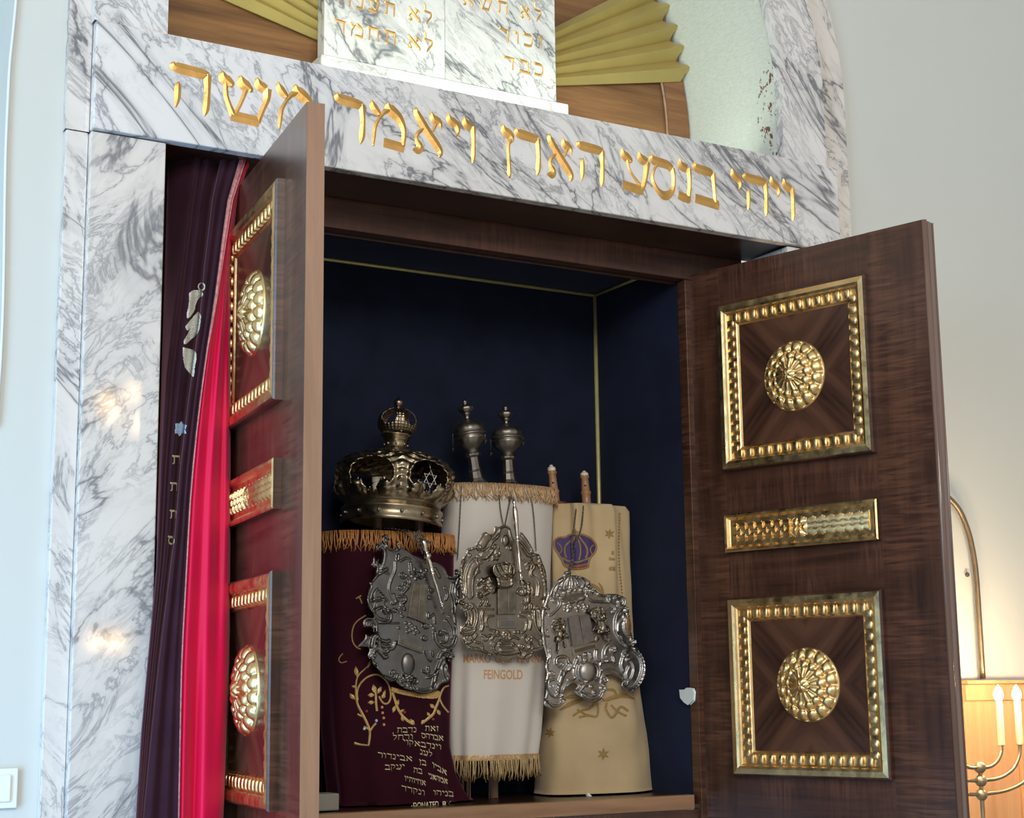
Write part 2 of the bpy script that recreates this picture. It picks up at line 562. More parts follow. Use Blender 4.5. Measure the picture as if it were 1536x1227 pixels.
# ------------------------------------------------------------------ lettering: brush strokes (x, z, width)
GL = {
    'he': (0.72, [[(-.01, 1.0, .03), (.04, .90, .19), (.5, .86, .2), (.66, .83, .16)], [(.64, .86, .15), (.65, .5, .10), (.63, .14, .11), (.60, -.02, .02)], [(.10, .6, .03), (.085, .5, .10), (.08, .25, .10), (.05, .06, .03)]]),
    'shin': (1.04, [[(.03, 1.0, .04), (.07, .86, .22), (.2, .76, .17), (.24, .70, .04)], [(.10, .76, .08), (.13, .45, .09), (.27, .1, .13)], [(.40, .98, .04), (.46, .82, .24), (.60, .72, .14), (.6, .66, .04)], [(.52, .70, .09), (.44, .45, .07), (.32, .15, .07)], [(.74, 1.0, .04), (.80, .86, .2), (.92, .78, .2)], [(.96, .80, .18), (.96, .58, .12), (.87, .32, .09), (.78, .06, .1)], [(.22, .10, .2), (.5, .08, .2), (.80, .06, .2)]]),
    'mem': (0.95, [[(0, 1.0, .03), (.06, .86, .18), (.20, .72, .14), (.22, .68, .04)], [(.22, .62, .07), (.11, .42, .09), (.07, .18, .09), (.05, -.02, .05)], [(.20, .60, .06), (.36, .78, .1), (.5, .84, .12)], [(.44, 1.02, .03), (.50, .88, .24), (.76, .70, .22), (.90, .44, .13), (.88, .1, .1)], [(.34, .10, .19), (.6, .08, .19), (.90, .05, .19)]]),
    'resh': (0.66, [[(-.01, 1.02, .03), (.05, .90, .2), (.4, .85, .2), (.58, .82, .17)], [(.57, .85, .15), (.60, .5, .10), (.58, .15, .12), (.54, -.03, .02)]]),
    'alef': (0.92, [[(.12, 1.02, .04), (.13, .88, .18), (.46, .5, .21), (.80, .15, .19), (.79, -.02, .04)], [(.54, 1.0, .03), (.62, .84, .2), (.80, .76, .17), (.84, .62, .03)], [(.70, .74, .08), (.60, .55, .06)], [(.32, .57, .06), (.15, .44, .09), (.11, .30, .1), (.21, .15, .19), (.14, .06, .16), (.0, .06, .03)]]),
    'yod': (0.34, [[(.0, 1.03, .03), (.07, .88, .2), (.24, .78, .19), (.28, .64, .1), (.22, .52, .02)]]),
    'vav': (0.36, [[(.0, 1.03, .03), (.07, .87, .21), (.22, .80, .19)], [(.27, .82, .15), (.28, .5, .1), (.27, .14, .11), (.24, -.03, .02)]]),
    'nunf': (0.38, [[(.0, 1.03, .03), (.07, .87, .21), (.24, .78, .2), (.30, .66, .07)], [(.28, .72, .12), (.17, .56, .09), (.18, .2, .09), (.19, -.12, .1), (.16, -.2, .02)]]),
    'ayin': (0.74, [[(0, 1.0, .04), (.08, .86, .21), (.22, .76, .17), (.25, .7, .04)], [(.14, .76, .07), (.24, .48, .06), (.50, .2, .08)], [(.48, 1.0, .04), (.56, .86, .21), (.70, .78, .2)], [(.72, .80, .18), (.68, .5, .12), (.60, .2, .12), (.52, .08, .1)], [(.01, .14, .20), (.3, .10, .2), (.58, .07, .2)]]),
    'samekh': (0.74, [[(.03, 1.03, .03), (.07, .88, .2), (.5, .82, .2), (.64, .74, .18)], [(.66, .76, .14), (.70, .5, .1), (.64, .2, .13), (.42, .05, .2), (.2, .14, .13), (.05, .36, .09), (.06, .56, .07), (.18, .78, .06)]]),
    'nun': (0.42, [[(.04, 1.03, .03), (.10, .87, .21), (.26, .80, .19)], [(.33, .82, .15), (.34, .45, .1), (.30, .12, .12)], [(-.02, .12, .19), (.15, .08, .2), (.34, .05, .17)]]),
    'bet': (0.68, [[(0, 1.03, .03), (.05, .89, .2), (.4, .84, .2), (.54, .82, .14)], [(.56, .84, .14), (.58, .45, .09), (.60, .1, .09)], [(-.02, .12, .21), (.35, .08, .21), (.70, .04, .21)]]),
    'dalet': (0.7, [[(0, 1.02, .03), (.05, .89, .19), (.4, .86, .19), (.70, .85, .15)], [(.56, .86, .13), (.57, .5, .1), (.56, .0, .09)]]),
    'het': (0.72, [[(0, 1.02, .03), (.06, .89, .19), (.4, .86, .19), (.68, .84, .17)], [(.64, .86, .14), (.65, .5, .1), (.64, .0, .09)], [(.10, .80, .1), (.09, .4, .1), (.08, .0, .09)]]),
    'tav': (0.8, [[(.06, 1.02, .03), (.12, .89, .19), (.45, .86, .19), (.74, .84, .17)], [(.70, .86, .14), (.71, .5, .1), (.70, .0, .09)], [(.2, .80, .1), (.2, .4, .1), (.16, .1, .12), (.0, .05, .06)]]),
    'zayin': (0.4, [[(.02, 1.02, .03), (.08, .9, .18), (.34, .84, .16)], [(.2, .82, .11), (.22, .4, .1), (.2, -.02, .08)]]),
    'kaf': (0.66, [[(0, 1.03, .03), (.05, .89, .2), (.4, .85, .2), (.54, .76, .14)], [(.54, .78, .12), (.60, .5, .09), (.56, .2, .1)], [(0, .1, .2), (.3, .07, .2), (.55, .12, .16)]]),
    'qof': (0.62, [[(0, 1.0, .05), (.05, .9, .19), (.4, .86, .19), (.58, .74, .14)], [(.56, .74, .12), (.52, .45, .1), (.36, .25, .1)], [(.08, .6, .06), (.09, .2, .1), (.09, -.25, .06)]]),
    'lamed': (0.6, [[(.05, 1.5, .05), (.08, 1.32, .15), (.12, 1.05, .1)], [(.06, .92, .17), (.3, .87, .18), (.52, .85, .16)], [(.53, .82, .12), (.50, .55, .1), (.3, .25, .12), (.2, .0, .05)]]),
}


def stroke_faces(mb, stroke, mapf, h):
    pts = spline(stroke, 7)
    n = len(pts)
    L, C, R = [], [], []
    for i, (x, z, wd) in enumerate(pts):
        wd = wd * 1.2 + 0.012
        x0, z0 = pts[max(0, i - 1)][:2]
        x1, z1 = pts[min(n - 1, i + 1)][:2]
        dx, dz = x1 - x0, z1 - z0
        d = math.hypot(dx, dz) or 1
        nx, nz = -dz / d, dx / d
        k = max(0.004, wd) / 2
        L.append(mapf(x + nx * k, z + nz * k, 0))
        C.append(mapf(x, z, h * min(1, 0.35 + k / 0.1)))
        R.append(mapf(x - nx * k, z - nz * k, 0))
    v = L + C + R
    f = []
    for i in range(n - 1):
        f.append((i, i + 1, n + i + 1, n + i))
        f.append((n + i, n + i + 1, 2 * n + i + 1, 2 * n + i))
    f.append((0, n, 2 * n))
    f.append((n - 1, 3 * n - 1, 2 * n - 1))
    mb.add(v, f)


def letter(kind, x0, x1, z0, z1, y, mat, parent, h=0.004):
    wdt, strokes = GL[kind]
    sx, sz = (x1 - x0) / wdt, (z1 - z0)
    mb = MB()
    for st in strokes:
        # widths follow the height scale; horizontal squeeze handled by the map
        stroke_faces(mb, st, lambda x, z, hh: (x0 + x * sx, y + 0.0004 - hh, z0 + z * sz), h)
    return mb.build('letter', mat, parent)

# ------------------------------------------------------------------ the setting
H = 0.269                                   # lintel height
ACX, ACZ, AR = 1.134, 0.48, 0.96            # the arch over the lintel
FL = -Z0

mb = MB()
mb.box(-0.18, 0.0, 0.06, 0.9, FL, 3.4)
struct(mb.build('wall_front', 'wall_paint'))
struct(MB().box(2.3775, 6.5, 0.06, 0.3, FL, 3.4).build('wall_front_right', 'wall_paint'))
mb = MB()
n = 48
lo, hi = [], []
for k in range(n + 1):
    a = PI * k / n
    lo.append((1.16 + 1.2176 * math.cos(a), 0.06, ACZ + 1.18 * math.sin(a)))
    hi.append((1.16 + 1.2176 * math.cos(a), 0.06, 3.4))
mb.grid([lo, hi])
struct(mb.build('wall_front_top', 'wall_paint'))
mb = MB()
mb.box(-4.2, -0.18, 0.75, 0.95, FL, 3.4)
struct(mb.build('wall_left', 'wall_paint'))
mb = MB()
mb.box(-9, 9, -10, 1.2, FL - 0.1, FL)
struct(mb.build('floor', 'floor_stone'))
mb = MB()
mb.box(-9, 9, -10, 1.2, 3.4, 3.5)
struct(mb.build('ceiling', 'ceiling_paint'))


def arch_path(r, cx, z0, n=64):
    """Left foot, over the arch, right foot."""
    p = [(cx - r, z0)]
    for k in range(n + 1):
        a = PI - PI * k / n
        p.append((cx + r * math.cos(a), ACZ + r * math.sin(a)))
    p.append((cx + r, z0))
    return p


def arch_slab(r0, r1, cx0, cx1, z0, y0, y1):
    mb = MB()
    A, B = arch_path(r0, cx0, z0), arch_path(r1, cx1, z0)
    rows = [[(x, y0, z) for x, z in A], [(x, y0, z) for x, z in B], [(x, y1, z) for x, z in B], [(x, y1, z) for x, z in A]]
    mb.grid(rows, closed_v=True)
    return mb


# barrel soffit of the niche above the lintel, and its back wall
mb = MB()
P0 = arch_path(AR + 0.003, ACX, H - 0.05)
P1 = arch_path(AR + 0.02, ACX, H - 0.05)
mb.grid([[(x, 0.034, z) for x, z in P0], [(x, 0.52, z) for x, z in P0], [(x, 0.52, z) for x, z in P1], [(x, 0.034, z) for x, z in P1]], closed_v=True)
struct(mb.build('wall_niche', 'niche_plaster'))
mb = MB().box(0.1, 2.2, 0.52, 0.56, 0.2, 1.6)
struct(mb.build('wall_niche_back', 'niche_plaster'))
mb = MB().box(0.182, 2.1, 0.222, 0.519, 0.215, H - 0.001)
struct(mb.build('trim_1', 'marble_plinth'))

# ------------------------------------------------------------------ marble surround
o = MB().box(0.0, 0.181, 0.015, 0.40, FL, -0.003).build('marble_pilaster', 'marble_jamb', origin=(0.09, 0.2, FL), bevel=0.003)
tag(o, 'tall white veined marble pilaster left of the dark curtain', 'marble pilaster', 'marble pilasters of the ark')
o = MB().box(2.10, 2.30, 0.015, 0.40, FL, -0.003).build('marble_pilaster', 'marble_jamb_b', origin=(2.2, 0.2, FL), bevel=0.003)
tag(o, 'grey-white marble pilaster peeping out above the right door', 'marble pilaster', 'marble pilasters of the ark')
o = MB().box(-0.053, -0.0005, 0.036, 0.0595, FL, -0.002).build('marble_edging', 'marble_edge', origin=(-0.02, 0.1, FL), bevel=0.002)
tag(o, 'narrow marble edging strip beside the left pilaster', 'marble edging', 'marble edging of the ark')
o = MB().box(2.3005, 2.376, 0.036, 0.0595, FL, -0.002).build('marble_edging', 'marble_edge', origin=(2.33, 0.1, FL), bevel=0.002)
tag(o, 'narrow marble edging strip beside the right pilaster, below the lintel end', 'marble edging', 'marble edging of the ark')
o = arch_slab(1.12, 1.2165, 1.1615, 1.1615, 0.0, 0.036, 0.0595).build('marble_border', 'marble_edge', origin=(1.16, 0.1, 0), smooth=False)
tag(o, 'slim outer marble border curving round the arch above the inscription', 'marble border')
o = arch_slab(AR, 1.1335, ACX, 1.1295, H + 0.0008, 0.005, 0.034).build('marble_arch', 'marble_arch', origin=(1.13, 0.0, H), smooth=False)
tag(o, 'broad white marble arch with grey veins standing on the inscribed lintel', 'marble arch')

lin = thing('marble_lintel', 'white marble lintel with a large gold Hebrew inscription', 'lintel', (1.15, 0.1, 0.0))
MB().box(0.0, 2.30, 0.0, 0.032, 0.0, H).build('slab', 'marble_lintel', lin, bevel=0.003)
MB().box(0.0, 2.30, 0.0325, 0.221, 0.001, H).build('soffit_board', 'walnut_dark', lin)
for kind, x0, x1, dz in [('he', .190, .285, 0), ('shin', .309, .440, 0), ('mem', .458, .560, 0), ('resh', .620, .700, 0), ('mem', .716, .815, 0), ('alef', .836, .926, 0),
                         ('yod', .940, .976, 0), ('vav', .988, 1.026, 0), ('nunf', 1.107, 1.147, 0), ('resh', 1.152, 1.228, -.002), ('alef', 1.247, 1.334, -.002), ('he', 1.353, 1.438, -.003),
                         ('ayin', 1.496, 1.585, -.003), ('samekh', 1.596, 1.680, -.003), ('nun', 1.692, 1.741, -.002), ('bet', 1.752, 1.832, -.003), ('yod', 1.887, 1.924, -.003),
                         ('he', 1.937, 2.023, -.004), ('yod', 2.034, 2.069, -.003), ('vav', 2.083, 2.127, -.003)]:
    letter(kind, x0, x1, .078 + dz, .200 + dz, 0.0, 'gold_letter', lin, 0.0045)

# ------------------------------------------------------------------ lunette: panel, sunburst, tablets
lun = thing('lunette_panel', 'brown wooden half-round panel filling the arch behind the tablets', 'wooden panel', (ACX, 0.47, H))
mb = MB()
rr = 0.868
pth = arch_path(rr, ACX, H)
mb.prism([(x, z) for x, z in pth][::-1], 0.475, 0.515)
mb.build('board', 'lunette_wood', lun)
arch_slab(rr + 0.004, AR - 0.003, ACX, ACX, H, 0.468, 0.515).build('rim', 'lunette_rim', lun)
mb = MB()
mb.tube([(x, 0.470, z) for x, z in arch_path(rr, ACX, H)], 0.006, 6)
mb.build('bead', 'lunette_wood', lun)

sun = thing('sunburst', 'gilded pleated rays fanning out on both sides of the tablets', 'sunburst', (ACX, 0.44, ACZ))
CZ = 0.468
for side in (1, -1):
    for k in range(5):
        a0 = math.radians(12.2 + 4.25 * k)
        a1 = math.radians(12.2 + 4.25 * (k + 1))
        am = (a0 + a1) / 2
        mb = MB()
        rows = []
        for a, y, rend in ((a0, 0.463, 0.945), (am, 0.424, 0.985), (a1, 0.463, 0.945), (a1, 0.4665, 0.945), (a0, 0.4665, 0.945)):
            row = []
            for j in range(9):
                t = j / 8
                r = 0.10 + (rend - 0.10) * t
                yy = y if y > 0.462 else 0.463 - (0.463 - y) * (0.30 + 0.70 * t)
                row.append((ACX + side * r * math.cos(a), yy, CZ + r * math.sin(a)))
            rows.append(row)
        # concave outer end between ridge tip and valleys
        mid = []
        e = []
        for (i0, i1) in ((0, 1), (1, 2)):
            p, q = Vector(rows[i0][-1]), Vector(rows[i1][-1])
            c = (p + q) / 2
            c -= Vector((side * math.cos(am), 0, math.sin(am))) * 0.012
            e.append(tuple(c))
        def facet(i0, i1, c):
            A, B = rows[i0], rows[i1]
            M = [tuple((Vector(a) + Vector(b)) / 2) for a, b in zip(A, B)]
            M[-1] = c
            mb.grid([A, M, B])
        facet(0, 1, e[0])
        facet(1, 2, e[1])
        mb.grid([rows[2], rows[3], rows[4], rows[0]])
        o0 = [rows[0][-1], e[0], rows[1][-1], e[1], rows[2][-1]]
        b0 = [(p[0], 0.4665, p[2]) for p in o0]
        mb.grid([o0, b0])
        mb.build('ray', 'gold_ray', sun)

o = MB().box(0.745, 1.574, 0.395, 0.466, H, 0.478).build('tablet_plinth', 'marble_plinth', origin=(1.16, 0.43, H), bevel=0.004)
tag(o, 'pale marble plinth carrying the two stone tablets above the lintel', 'plinth')


def tablet(x0, x1, label, mat, letters):
    t = thing('stone_tablet', label, 'stone tablet', ((x0 + x1) / 2, 0.43, 0.479), 'tablets of the ten commandments')
    cx, r = (x0 + x1) / 2, (x1 - x0) / 2
    poly = [(x0, 0.479), (x1, 0.479)] + [(cx + r * math.cos(PI * k / 24), 1.16 + r * math.sin(PI * k / 24)) for k in range(25)]
    MB().prism(poly, 0.402, 0.45).build('slab', mat, t, bevel=0.002)
    for kind, a, b, z0, z1 in letters:
        letter(kind, a, b, z0, z1, 0.402, 'gold_letter', t, 0.0025)


z1r, z2r, z3r, hh = .553, .641, .729, .044
tablet(0.756, 1.146, 'left marble tablet with lines of small gold Hebrew letters', 'marble_tablet', [
    ('dalet', .790, .823, z1r, z1r + hh), ('mem', .839, .878, z1r, z1r + hh), ('het', .894, .929, z1r, z1r + hh), ('tav', .946, .984, z1r, z1r + hh), ('alef', 1.022, 1.065, z1r, z1r + hh), ('lamed', 1.075, 1.106, z1r, z1r + hh),
    ('he', .805, .839, z2r, z2r + hh), ('nun', .858, .879, z2r, z2r + hh), ('ayin', .894, .928, z2r, z2r + hh), ('tav', .945, .982, z2r, z2r + hh), ('alef', 1.024, 1.063, z2r, z2r + hh), ('lamed', 1.075, 1.103, z2r, z2r + hh),
    ('bet', .845, .878, z3r, z3r + hh), ('nun', .894, .915, z3r, z3r + hh), ('zayin', .930, .945, z3r, z3r + hh), ('tav', .958, .990, z3r, z3r + hh), ('alef', 1.024, 1.063, z3r, z3r + hh), ('lamed', 1.075, 1.103, z3r, z3r + hh)])
tablet(1.147, 1.534, 'right marble tablet with gold Hebrew letters beside the right rays', 'marble_tablet_b', [
    ('dalet', 1.349, 1.386, z1r, z1r + hh), ('bet', 1.404, 1.439, z1r, z1r + hh), ('kaf', 1.456, 1.489, z1r, z1r + hh),
    ('resh', 1.335, 1.367, z2r, z2r + hh), ('vav', 1.388, 1.402, z2r, z2r + hh), ('kaf', 1.420, 1.453, z2r, z2r + hh), ('zayin', 1.473, 1.489, z2r, z2r + hh),
    ('alef', 1.207, 1.244, z3r, z3r + hh), ('shin', 1.264, 1.307, z3r, z3r + hh), ('tav', 1.326, 1.365, z3r, z3r + hh), ('alef', 1.408, 1.444, z3r, z3r + hh), ('lamed', 1.458, 1.485, z3r, z3r + hh)])

# ------------------------------------------------------------------ the ark cabinet
YF, ZT, ZS = 0.2335, -0.0815, -1.6085       # frame front, opening top, sill top
XL, XR, YB, ZC = 0.424, 1.876, 0.73, -0.017
ark = thing('ark_cabinet', 'dark walnut ark cabinet lined in navy with both doors open', 'ark cabinet', (1.15, 0.45, FL))
MB().box(0.182, 2.099, YF, YF + 0.04, ZT, 0.2).build('header', 'walnut_h', ark, bevel=0.002)
MB().box(0.182, XL, YF, YF + 0.04, FL, ZT - 0.0005).build('stile', 'walnut_v', ark, bevel=0.002)
MB().box(XR, 2.099, YF, YF + 0.04, FL, ZT - 0.0005).build('stile', 'walnut_v', ark, bevel=0.002)
mb = MB()
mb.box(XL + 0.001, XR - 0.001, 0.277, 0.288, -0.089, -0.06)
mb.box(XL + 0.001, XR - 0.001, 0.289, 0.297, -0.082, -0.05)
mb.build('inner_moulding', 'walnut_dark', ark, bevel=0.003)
MB().box(XL - 0.01, XR + 0.01, YB, YB + 0.015, ZS - 0.03, ZC + 0.02).build('back_lining', 'navy_lining', ark)
MB().box(XL - 0.015, XL, 0.276, YB, ZS - 0.03, ZC + 0.02).build('side_lining', 'navy_lining', ark)
MB().box(XR, XR + 0.015, 0.276, YB, ZS - 0.03, ZC + 0.02).build('side_lining', 'navy_lining', ark)
MB().box(XL, XR, 0.276, YB, ZC, ZC + 0.02).build('ceiling_lining', 'navy_lining', ark)
for pts in ([(XL, YB - 0.006, ZC - 0.006), (XR, YB - 0.006, ZC - 0.006)], [(XR - 0.006, YB - 0.007, ZC - 0.006), (XR - 0.006, YB - 0.007, ZS)], [(XR - 0.006, 0.30, ZC - 0.006), (XR - 0.006, YB - 0.006, ZC - 0.006)]):
    MB().tube(pts, 0.0055 if abs(pts[0][2] - pts[1][2]) < 0.1 else 0.0070, 8).build('corner_trim', 'trim_gold', ark, smooth=True)
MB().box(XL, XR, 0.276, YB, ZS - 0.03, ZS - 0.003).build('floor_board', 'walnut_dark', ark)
MB().box(XL + 0.001, XR - 0.02, 0.238, 0.275, ZS - 0.040, ZS).build('sill', 'sill_wood', ark, bevel=0.003)
MB().box(XL + 0.001, XR - 0.001, 0.245, 0.30, -2.6, ZS - 0.042).build('base_panel', 'walnut_h', ark)


def panel_frame(door, u0, u1, z0, z1):
    prof = [(0.0, 0.0), (0.0, 0.017), (0.003, 0.0215), (0.006, 0.022), (0.020, 0.0235), (0.027, 0.021), (0.030, 0.016), (0.034, 0.0135), (0.0345, 0.0075), (0.0615, 0.0065), (0.063, 0.0085), (0.066, 0.007), (0.070, 0.001), (0.070, 0.0)]
    mb = MB()
    rows = []
    for d, h in prof:
        rows.append([(u0 + d, -h, z0 + d), (u1 - d, -h, z0 + d), (u1 - d, -h, z1 - d), (u0 + d, -h, z1 - d)])
    mb.grid(rows[:4], closed_u=True, mi=1)
    mb.grid(rows[3:], closed_u=True, mi=0)
    mb.build('panel_frame', ['gold_leaf', 'walnut_v'], door, local=True, bevel=0.0)
    bd = MB()
    w_, n_ = (u1 - u0) - 0.094, 13
    for k in range(n_):
        c = u0 + 0.048 + w_ * (k + 0.5) / n_
        for zz in (z0 + 0.047, z1 - 0.047):
            bd.block((c, -0.007, zz), w_ / n_ * 0.31, 0.0095, 0.0138)
    w_ = (z1 - z0) - 0.094
    for k in range(n_):
        c = z0 + 0.047 + w_ * (k + 0.5) / n_
        for uu in (u0 + 0.047, u1 - 0.047):
            bd.block((uu, -0.007, c), 0.0138, 0.0095, w_ / n_ * 0.36)
    bd.build('beading', 'gold_leaf', door, local=True, smooth=True)
    cx, cz = (u0 + u1) / 2, (z0 + z1) / 2
    hw, hz = (u1 - u0) / 2 - 0.069, (z1 - z0) / 2 - 0.069
    MB().box(-hw, hw, -0.002, 0.0, -hz, hz).build('panel_field', 'veneer', door, local=True, origin=(cx, 0, cz))
    # rosette: two rings of petals round a small flower
    R, nr, na = 0.103, 56, 208
    rows = []
    for i in range(nr + 1):
        r = i / nr
        row = []
        for k in range(na):
            th = 2 * PI * k / na
            dome = 0.010 + 0.028 * (1 - r ** 1.5)
            se = lambda a, q, e: max(0.0, 1 - abs(a) ** e - abs(q) ** e) ** 0.5
            fr = lambda n_, o_: ((th * n_ / (2 * PI) + o_) % 1.0) * 2 - 1
            h = dome - 0.010
            if r > 0.955:
                h = 0.008 * math.sqrt(max(0, (1 - r) / 0.045))
            else:
                if r > 0.66:
                    h = max(h, dome - 0.009 + 0.0135 * se(fr(16, 0.0) / 1.02, (r - 0.81) / 0.15, 2.6))
                if 0.18 < r < 0.72:
                    a_ = fr(13, 0.3)
                    h = max(h, dome - 0.008 + 0.0125 * se(a_ / 1.0, (r - 0.555) / 0.125, 2.4))
                    h = max(h, dome - 0.009 + 0.0085 * max(0.0, 1 - abs(a_ / 0.9) ** 2.5) ** 0.5 * max(0.0, 1 - abs((r - 0.38) / 0.24) ** 3) ** 0.5)
                if r < 0.235:
                    h = max(h, dome - 0.008 + 0.011 * math.sqrt(max(0, 1 - (r / 0.225) ** 2)) + 0.003 * abs(math.cos(2.5 * th)) * math.sin(PI * min(1, r / 0.225)))
            row.append((R * r * math.cos(th), -h, R * r * math.sin(th)))
        rows.append(row)
    mb = MB().grid(rows, closed_u=True)
    mb.build('rosette', 'gold_leaf', door, local=True, smooth=True, origin=(cx, 0, cz))


def plaque(door, u0, u1, z0, z1):
    mb = MB()
    prof = [(0, 0), (0, 0.018), (0.004, 0.021), (0.010, 0.020), (0.016, 0.012), (0.018, 0.010)]
    rows = [[(u0 + d, -h, z0 + d), (u1 - d, -h, z0 + d), (u1 - d, -h, z1 - d), (u0 + d, -h, z1 - d)] for d, h in prof]
    mb.grid(rows[:2], closed_u=True, mi=1)
    mb.grid(rows[1:], closed_u=True, mi=0)
    a0, a1, b0, b1 = u0 + 0.017, u1 - 0.017, z0 + 0.017, z1 - 0.017
    nx, nz = 220, 44
    W_, Hh = a1 - a0, b1 - b0
    g = []
    for j in range(nz + 1):
        row = []
        for i in range(nx + 1):
            x = (i / nx - 0.5) * W_
            z = (j / nz - 0.5) * Hh
            h = 0.010
            if 0.01 < abs(z) + 0.02 and abs(x) < W_ / 2 - 0.012 and abs(z) < Hh / 2 - 0.010:
                d = math.hypot(x, z)
                if d < 0.030:
                    th = math.atan2(z, x)
                    h += 0.0075 * abs(math.cos(2.5 * th + 0.3)) ** 0.5 * math.sin(PI * min(1, d / 0.030)) + (0.006 if d < 0.007 else 0)
                else:
                    sx = abs(x) - 0.030
                    best = 0
                    for rowz, off in ((0.014, 0), (-0.014, 0), (0.0, 0.013)):
                        p = ((sx + off) % 0.030) / 0.030
                        q = (z - rowz) / 0.0125
                        lim = math.sqrt(max(0, 1 - abs(2 * p - 0.7) ** 2 / 1.7)) if p < 0.95 else 0.2
                        if abs(q) < lim:
                            best = max(best, 0.0065 * (1 - 0.8 * p) * (1 - (q / max(lim, .05)) ** 2) ** 0.5 + 0.0015)
                    h += best
            row.append((a0 + W_ * i / nx, -h, b0 + Hh * j / nz))
        g.append(row)
    mb.grid(g, mi=0)
    mb.build('carved_plaque', ['gold_leaf', 'walnut_v'], door, local=True)


def ark_door(origin, phi, L, tag_edge):
    zt, zb = -0.0665, -1.672
    u1, u2 = 0.1103, 0.6194
    mb = MB()
    mb.box(0.0, u1, 0.0, 0.04, zb, zt, mi=0)
    mb.box(u2, L - 0.002, 0.0, 0.04, zb, zt, mi=0)
    mb.box(u1, u2, 0.0003, 0.0397, zb, zt - 0.0003, mi=1)
    mb.box(L - 0.002, L, 0.0004, 0.0396, zb, zt, mi=2)
    d = mb.build('door', ['walnut_v', 'walnut_h', tag_edge], ark, local=True, rz=-phi)
    d.location = Vector(origin) - BASE[ark.name]
    panel_frame(d, u1, u2, -0.6849, -0.1855)
    plaque(d, u1, u2, -0.9221, -0.8117)
    panel_frame(d, u1, u2, -1.5525, -1.0537)
    return d


d1 = ark_door((0.4048, 0.2354, 0), 1.6937, 0.7906, 'walnut_edge')
d2 = ark_door((1.8952, 0.2354, 0), 1.297, 0.798, 'walnut_v')
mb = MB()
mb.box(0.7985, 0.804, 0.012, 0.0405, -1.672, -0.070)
mb.build('edge_strip', 'walnut_lit', d2, local=True, bevel=0.002)
MB().tube([(0.7985, 0.004, -1.672), (0.7985, 0.004, -0.068)], 0.0078, 12).build('highlight_bead', 'walnut_lit', d2, local=True, smooth=True)  # beads added to draw the highlight lines along the free edge
MB().tube([(0.8035, 0.038, -1.672), (0.8035, 0.038, -0.071)], 0.0035, 10).build('highlight_bead', 'walnut_lit', d2, local=True, smooth=True)


# ------------------------------------------------------------------ work traced on a surface (embroidery, appliqué)
def bvh_of(o):
    dg = bpy.context.evaluated_depsgraph_get()
    dg.update()
    me = o.data
    loc = Vector((0, 0, 0))
    b = BASE[o.name]
    return BVHTree.FromPolygons([tuple(v.co + b) for v in me.vertices], [tuple(p.vertices) for p in me.polygons])


def hitter(bvh, ydef):
    def hit(u, v, off):
        d = ray(u, v).normalized()
        loc, nrm, idx, dist = bvh.ray_cast(CAM, d)
        if loc is None:
            y = hit.last
            p = at(u, v, y)
        else:
            p = loc
            hit.last = p.y
        return p - d * off
    hit.last = ydef
    return hit


def inside(poly, xs, ys):
    P = np.array(poly, float)
    r = np.zeros(np.broadcast(xs, ys).shape, bool)
    j = len(P) - 1
    for i in range(len(P)):
        xi, yi = P[i]
        xj, yj = P[j]
        if yi != yj:
            c = ((yi > ys) != (yj > ys)) & (xs < (xj - xi) * (ys - yi) / (yj - yi) + xi)
            r ^= c
        j = i
    return r


def patch(mb, poly, hit, off=0.0015, step=0.8, rough=0.0, closed_spline=True):
    """Fill a traced outline on a surface, slightly raised."""
    P = spline(list(poly) + [poly[0]], 5) if closed_spline else list(poly)
    P = [p[:2] for p in P]
    u0, u1 = min(p[0] for p in P), max(p[0] for p in P)
    v0, v1 = min(p[1] for p in P), max(p[1] for p in P)
    nu, nv = int((u1 - u0) / step) + 2, int((v1 - v0) / step) + 2
    us, vs = u0 + step * np.arange(nu + 1) - step * 0.5, v0 + step * np.arange(nv + 1) - step * 0.5
    cu, cv = np.meshgrid((us[:-1] + us[1:]) / 2, (vs[:-1] + vs[1:]) / 2)
    k = inside(P, cu, cv)
    idx, verts, faces = {}, [], []
    def vid(i, j):
        if (i, j) not in idx:
            idx[(i, j)] = len(verts)
            verts.append(hit(us[i], vs[j], off + rough * random.random()))
        return idx[(i, j)]
    for j in range(k.shape[0]):
        for i in range(k.shape[1]):
            if k[j, i]:
                faces.append((vid(i, j), vid(i + 1, j), vid(i + 1, j + 1), vid(i, j + 1)))
    mb.add(verts, faces)


def cord(mb, pts, wpx, hit, off=0.0006, h=0.003):
    """Raised stitched cord along traced points; wpx = width (or widths) in the same units."""
    ws = wpx if isinstance(wpx, (list, tuple)) else [wpx] * len(pts)
    st = [(p[0], p[1], w_) for p, w_ in zip(pts, ws)]
    stroke_faces_px(mb, st, hit, off, h)


def stroke_faces_px(mb, st, hit, off, h):
    pts = spline(st, 6)
    n = len(pts)
    L, C, R = [], [], []
    for i, (x, z, wd) in enumerate(pts):
        x0, z0 = pts[max(0, i - 1)][:2]
        x1, z1 = pts[min(n - 1, i + 1)][:2]
        d = math.hypot(x1 - x0, z1 - z0) or 1
        nx, nz = -(z1 - z0) / d, (x1 - x0) / d
        k = max(0.15, wd) / 2
        L.append(hit(x + nx * k, z + nz * k, off))
        C.append(hit(x, z, off + h))
        R.append(hit(x - nx * k, z - nz * k, off))
    f = []
    for i in range(n - 1):
        f.append((i, i + 1, n + i + 1, n + i))
        f.append((n + i, n + i + 1, 2 * n + i + 1, 2 * n + i))
    mb.add(L + C + R, f)


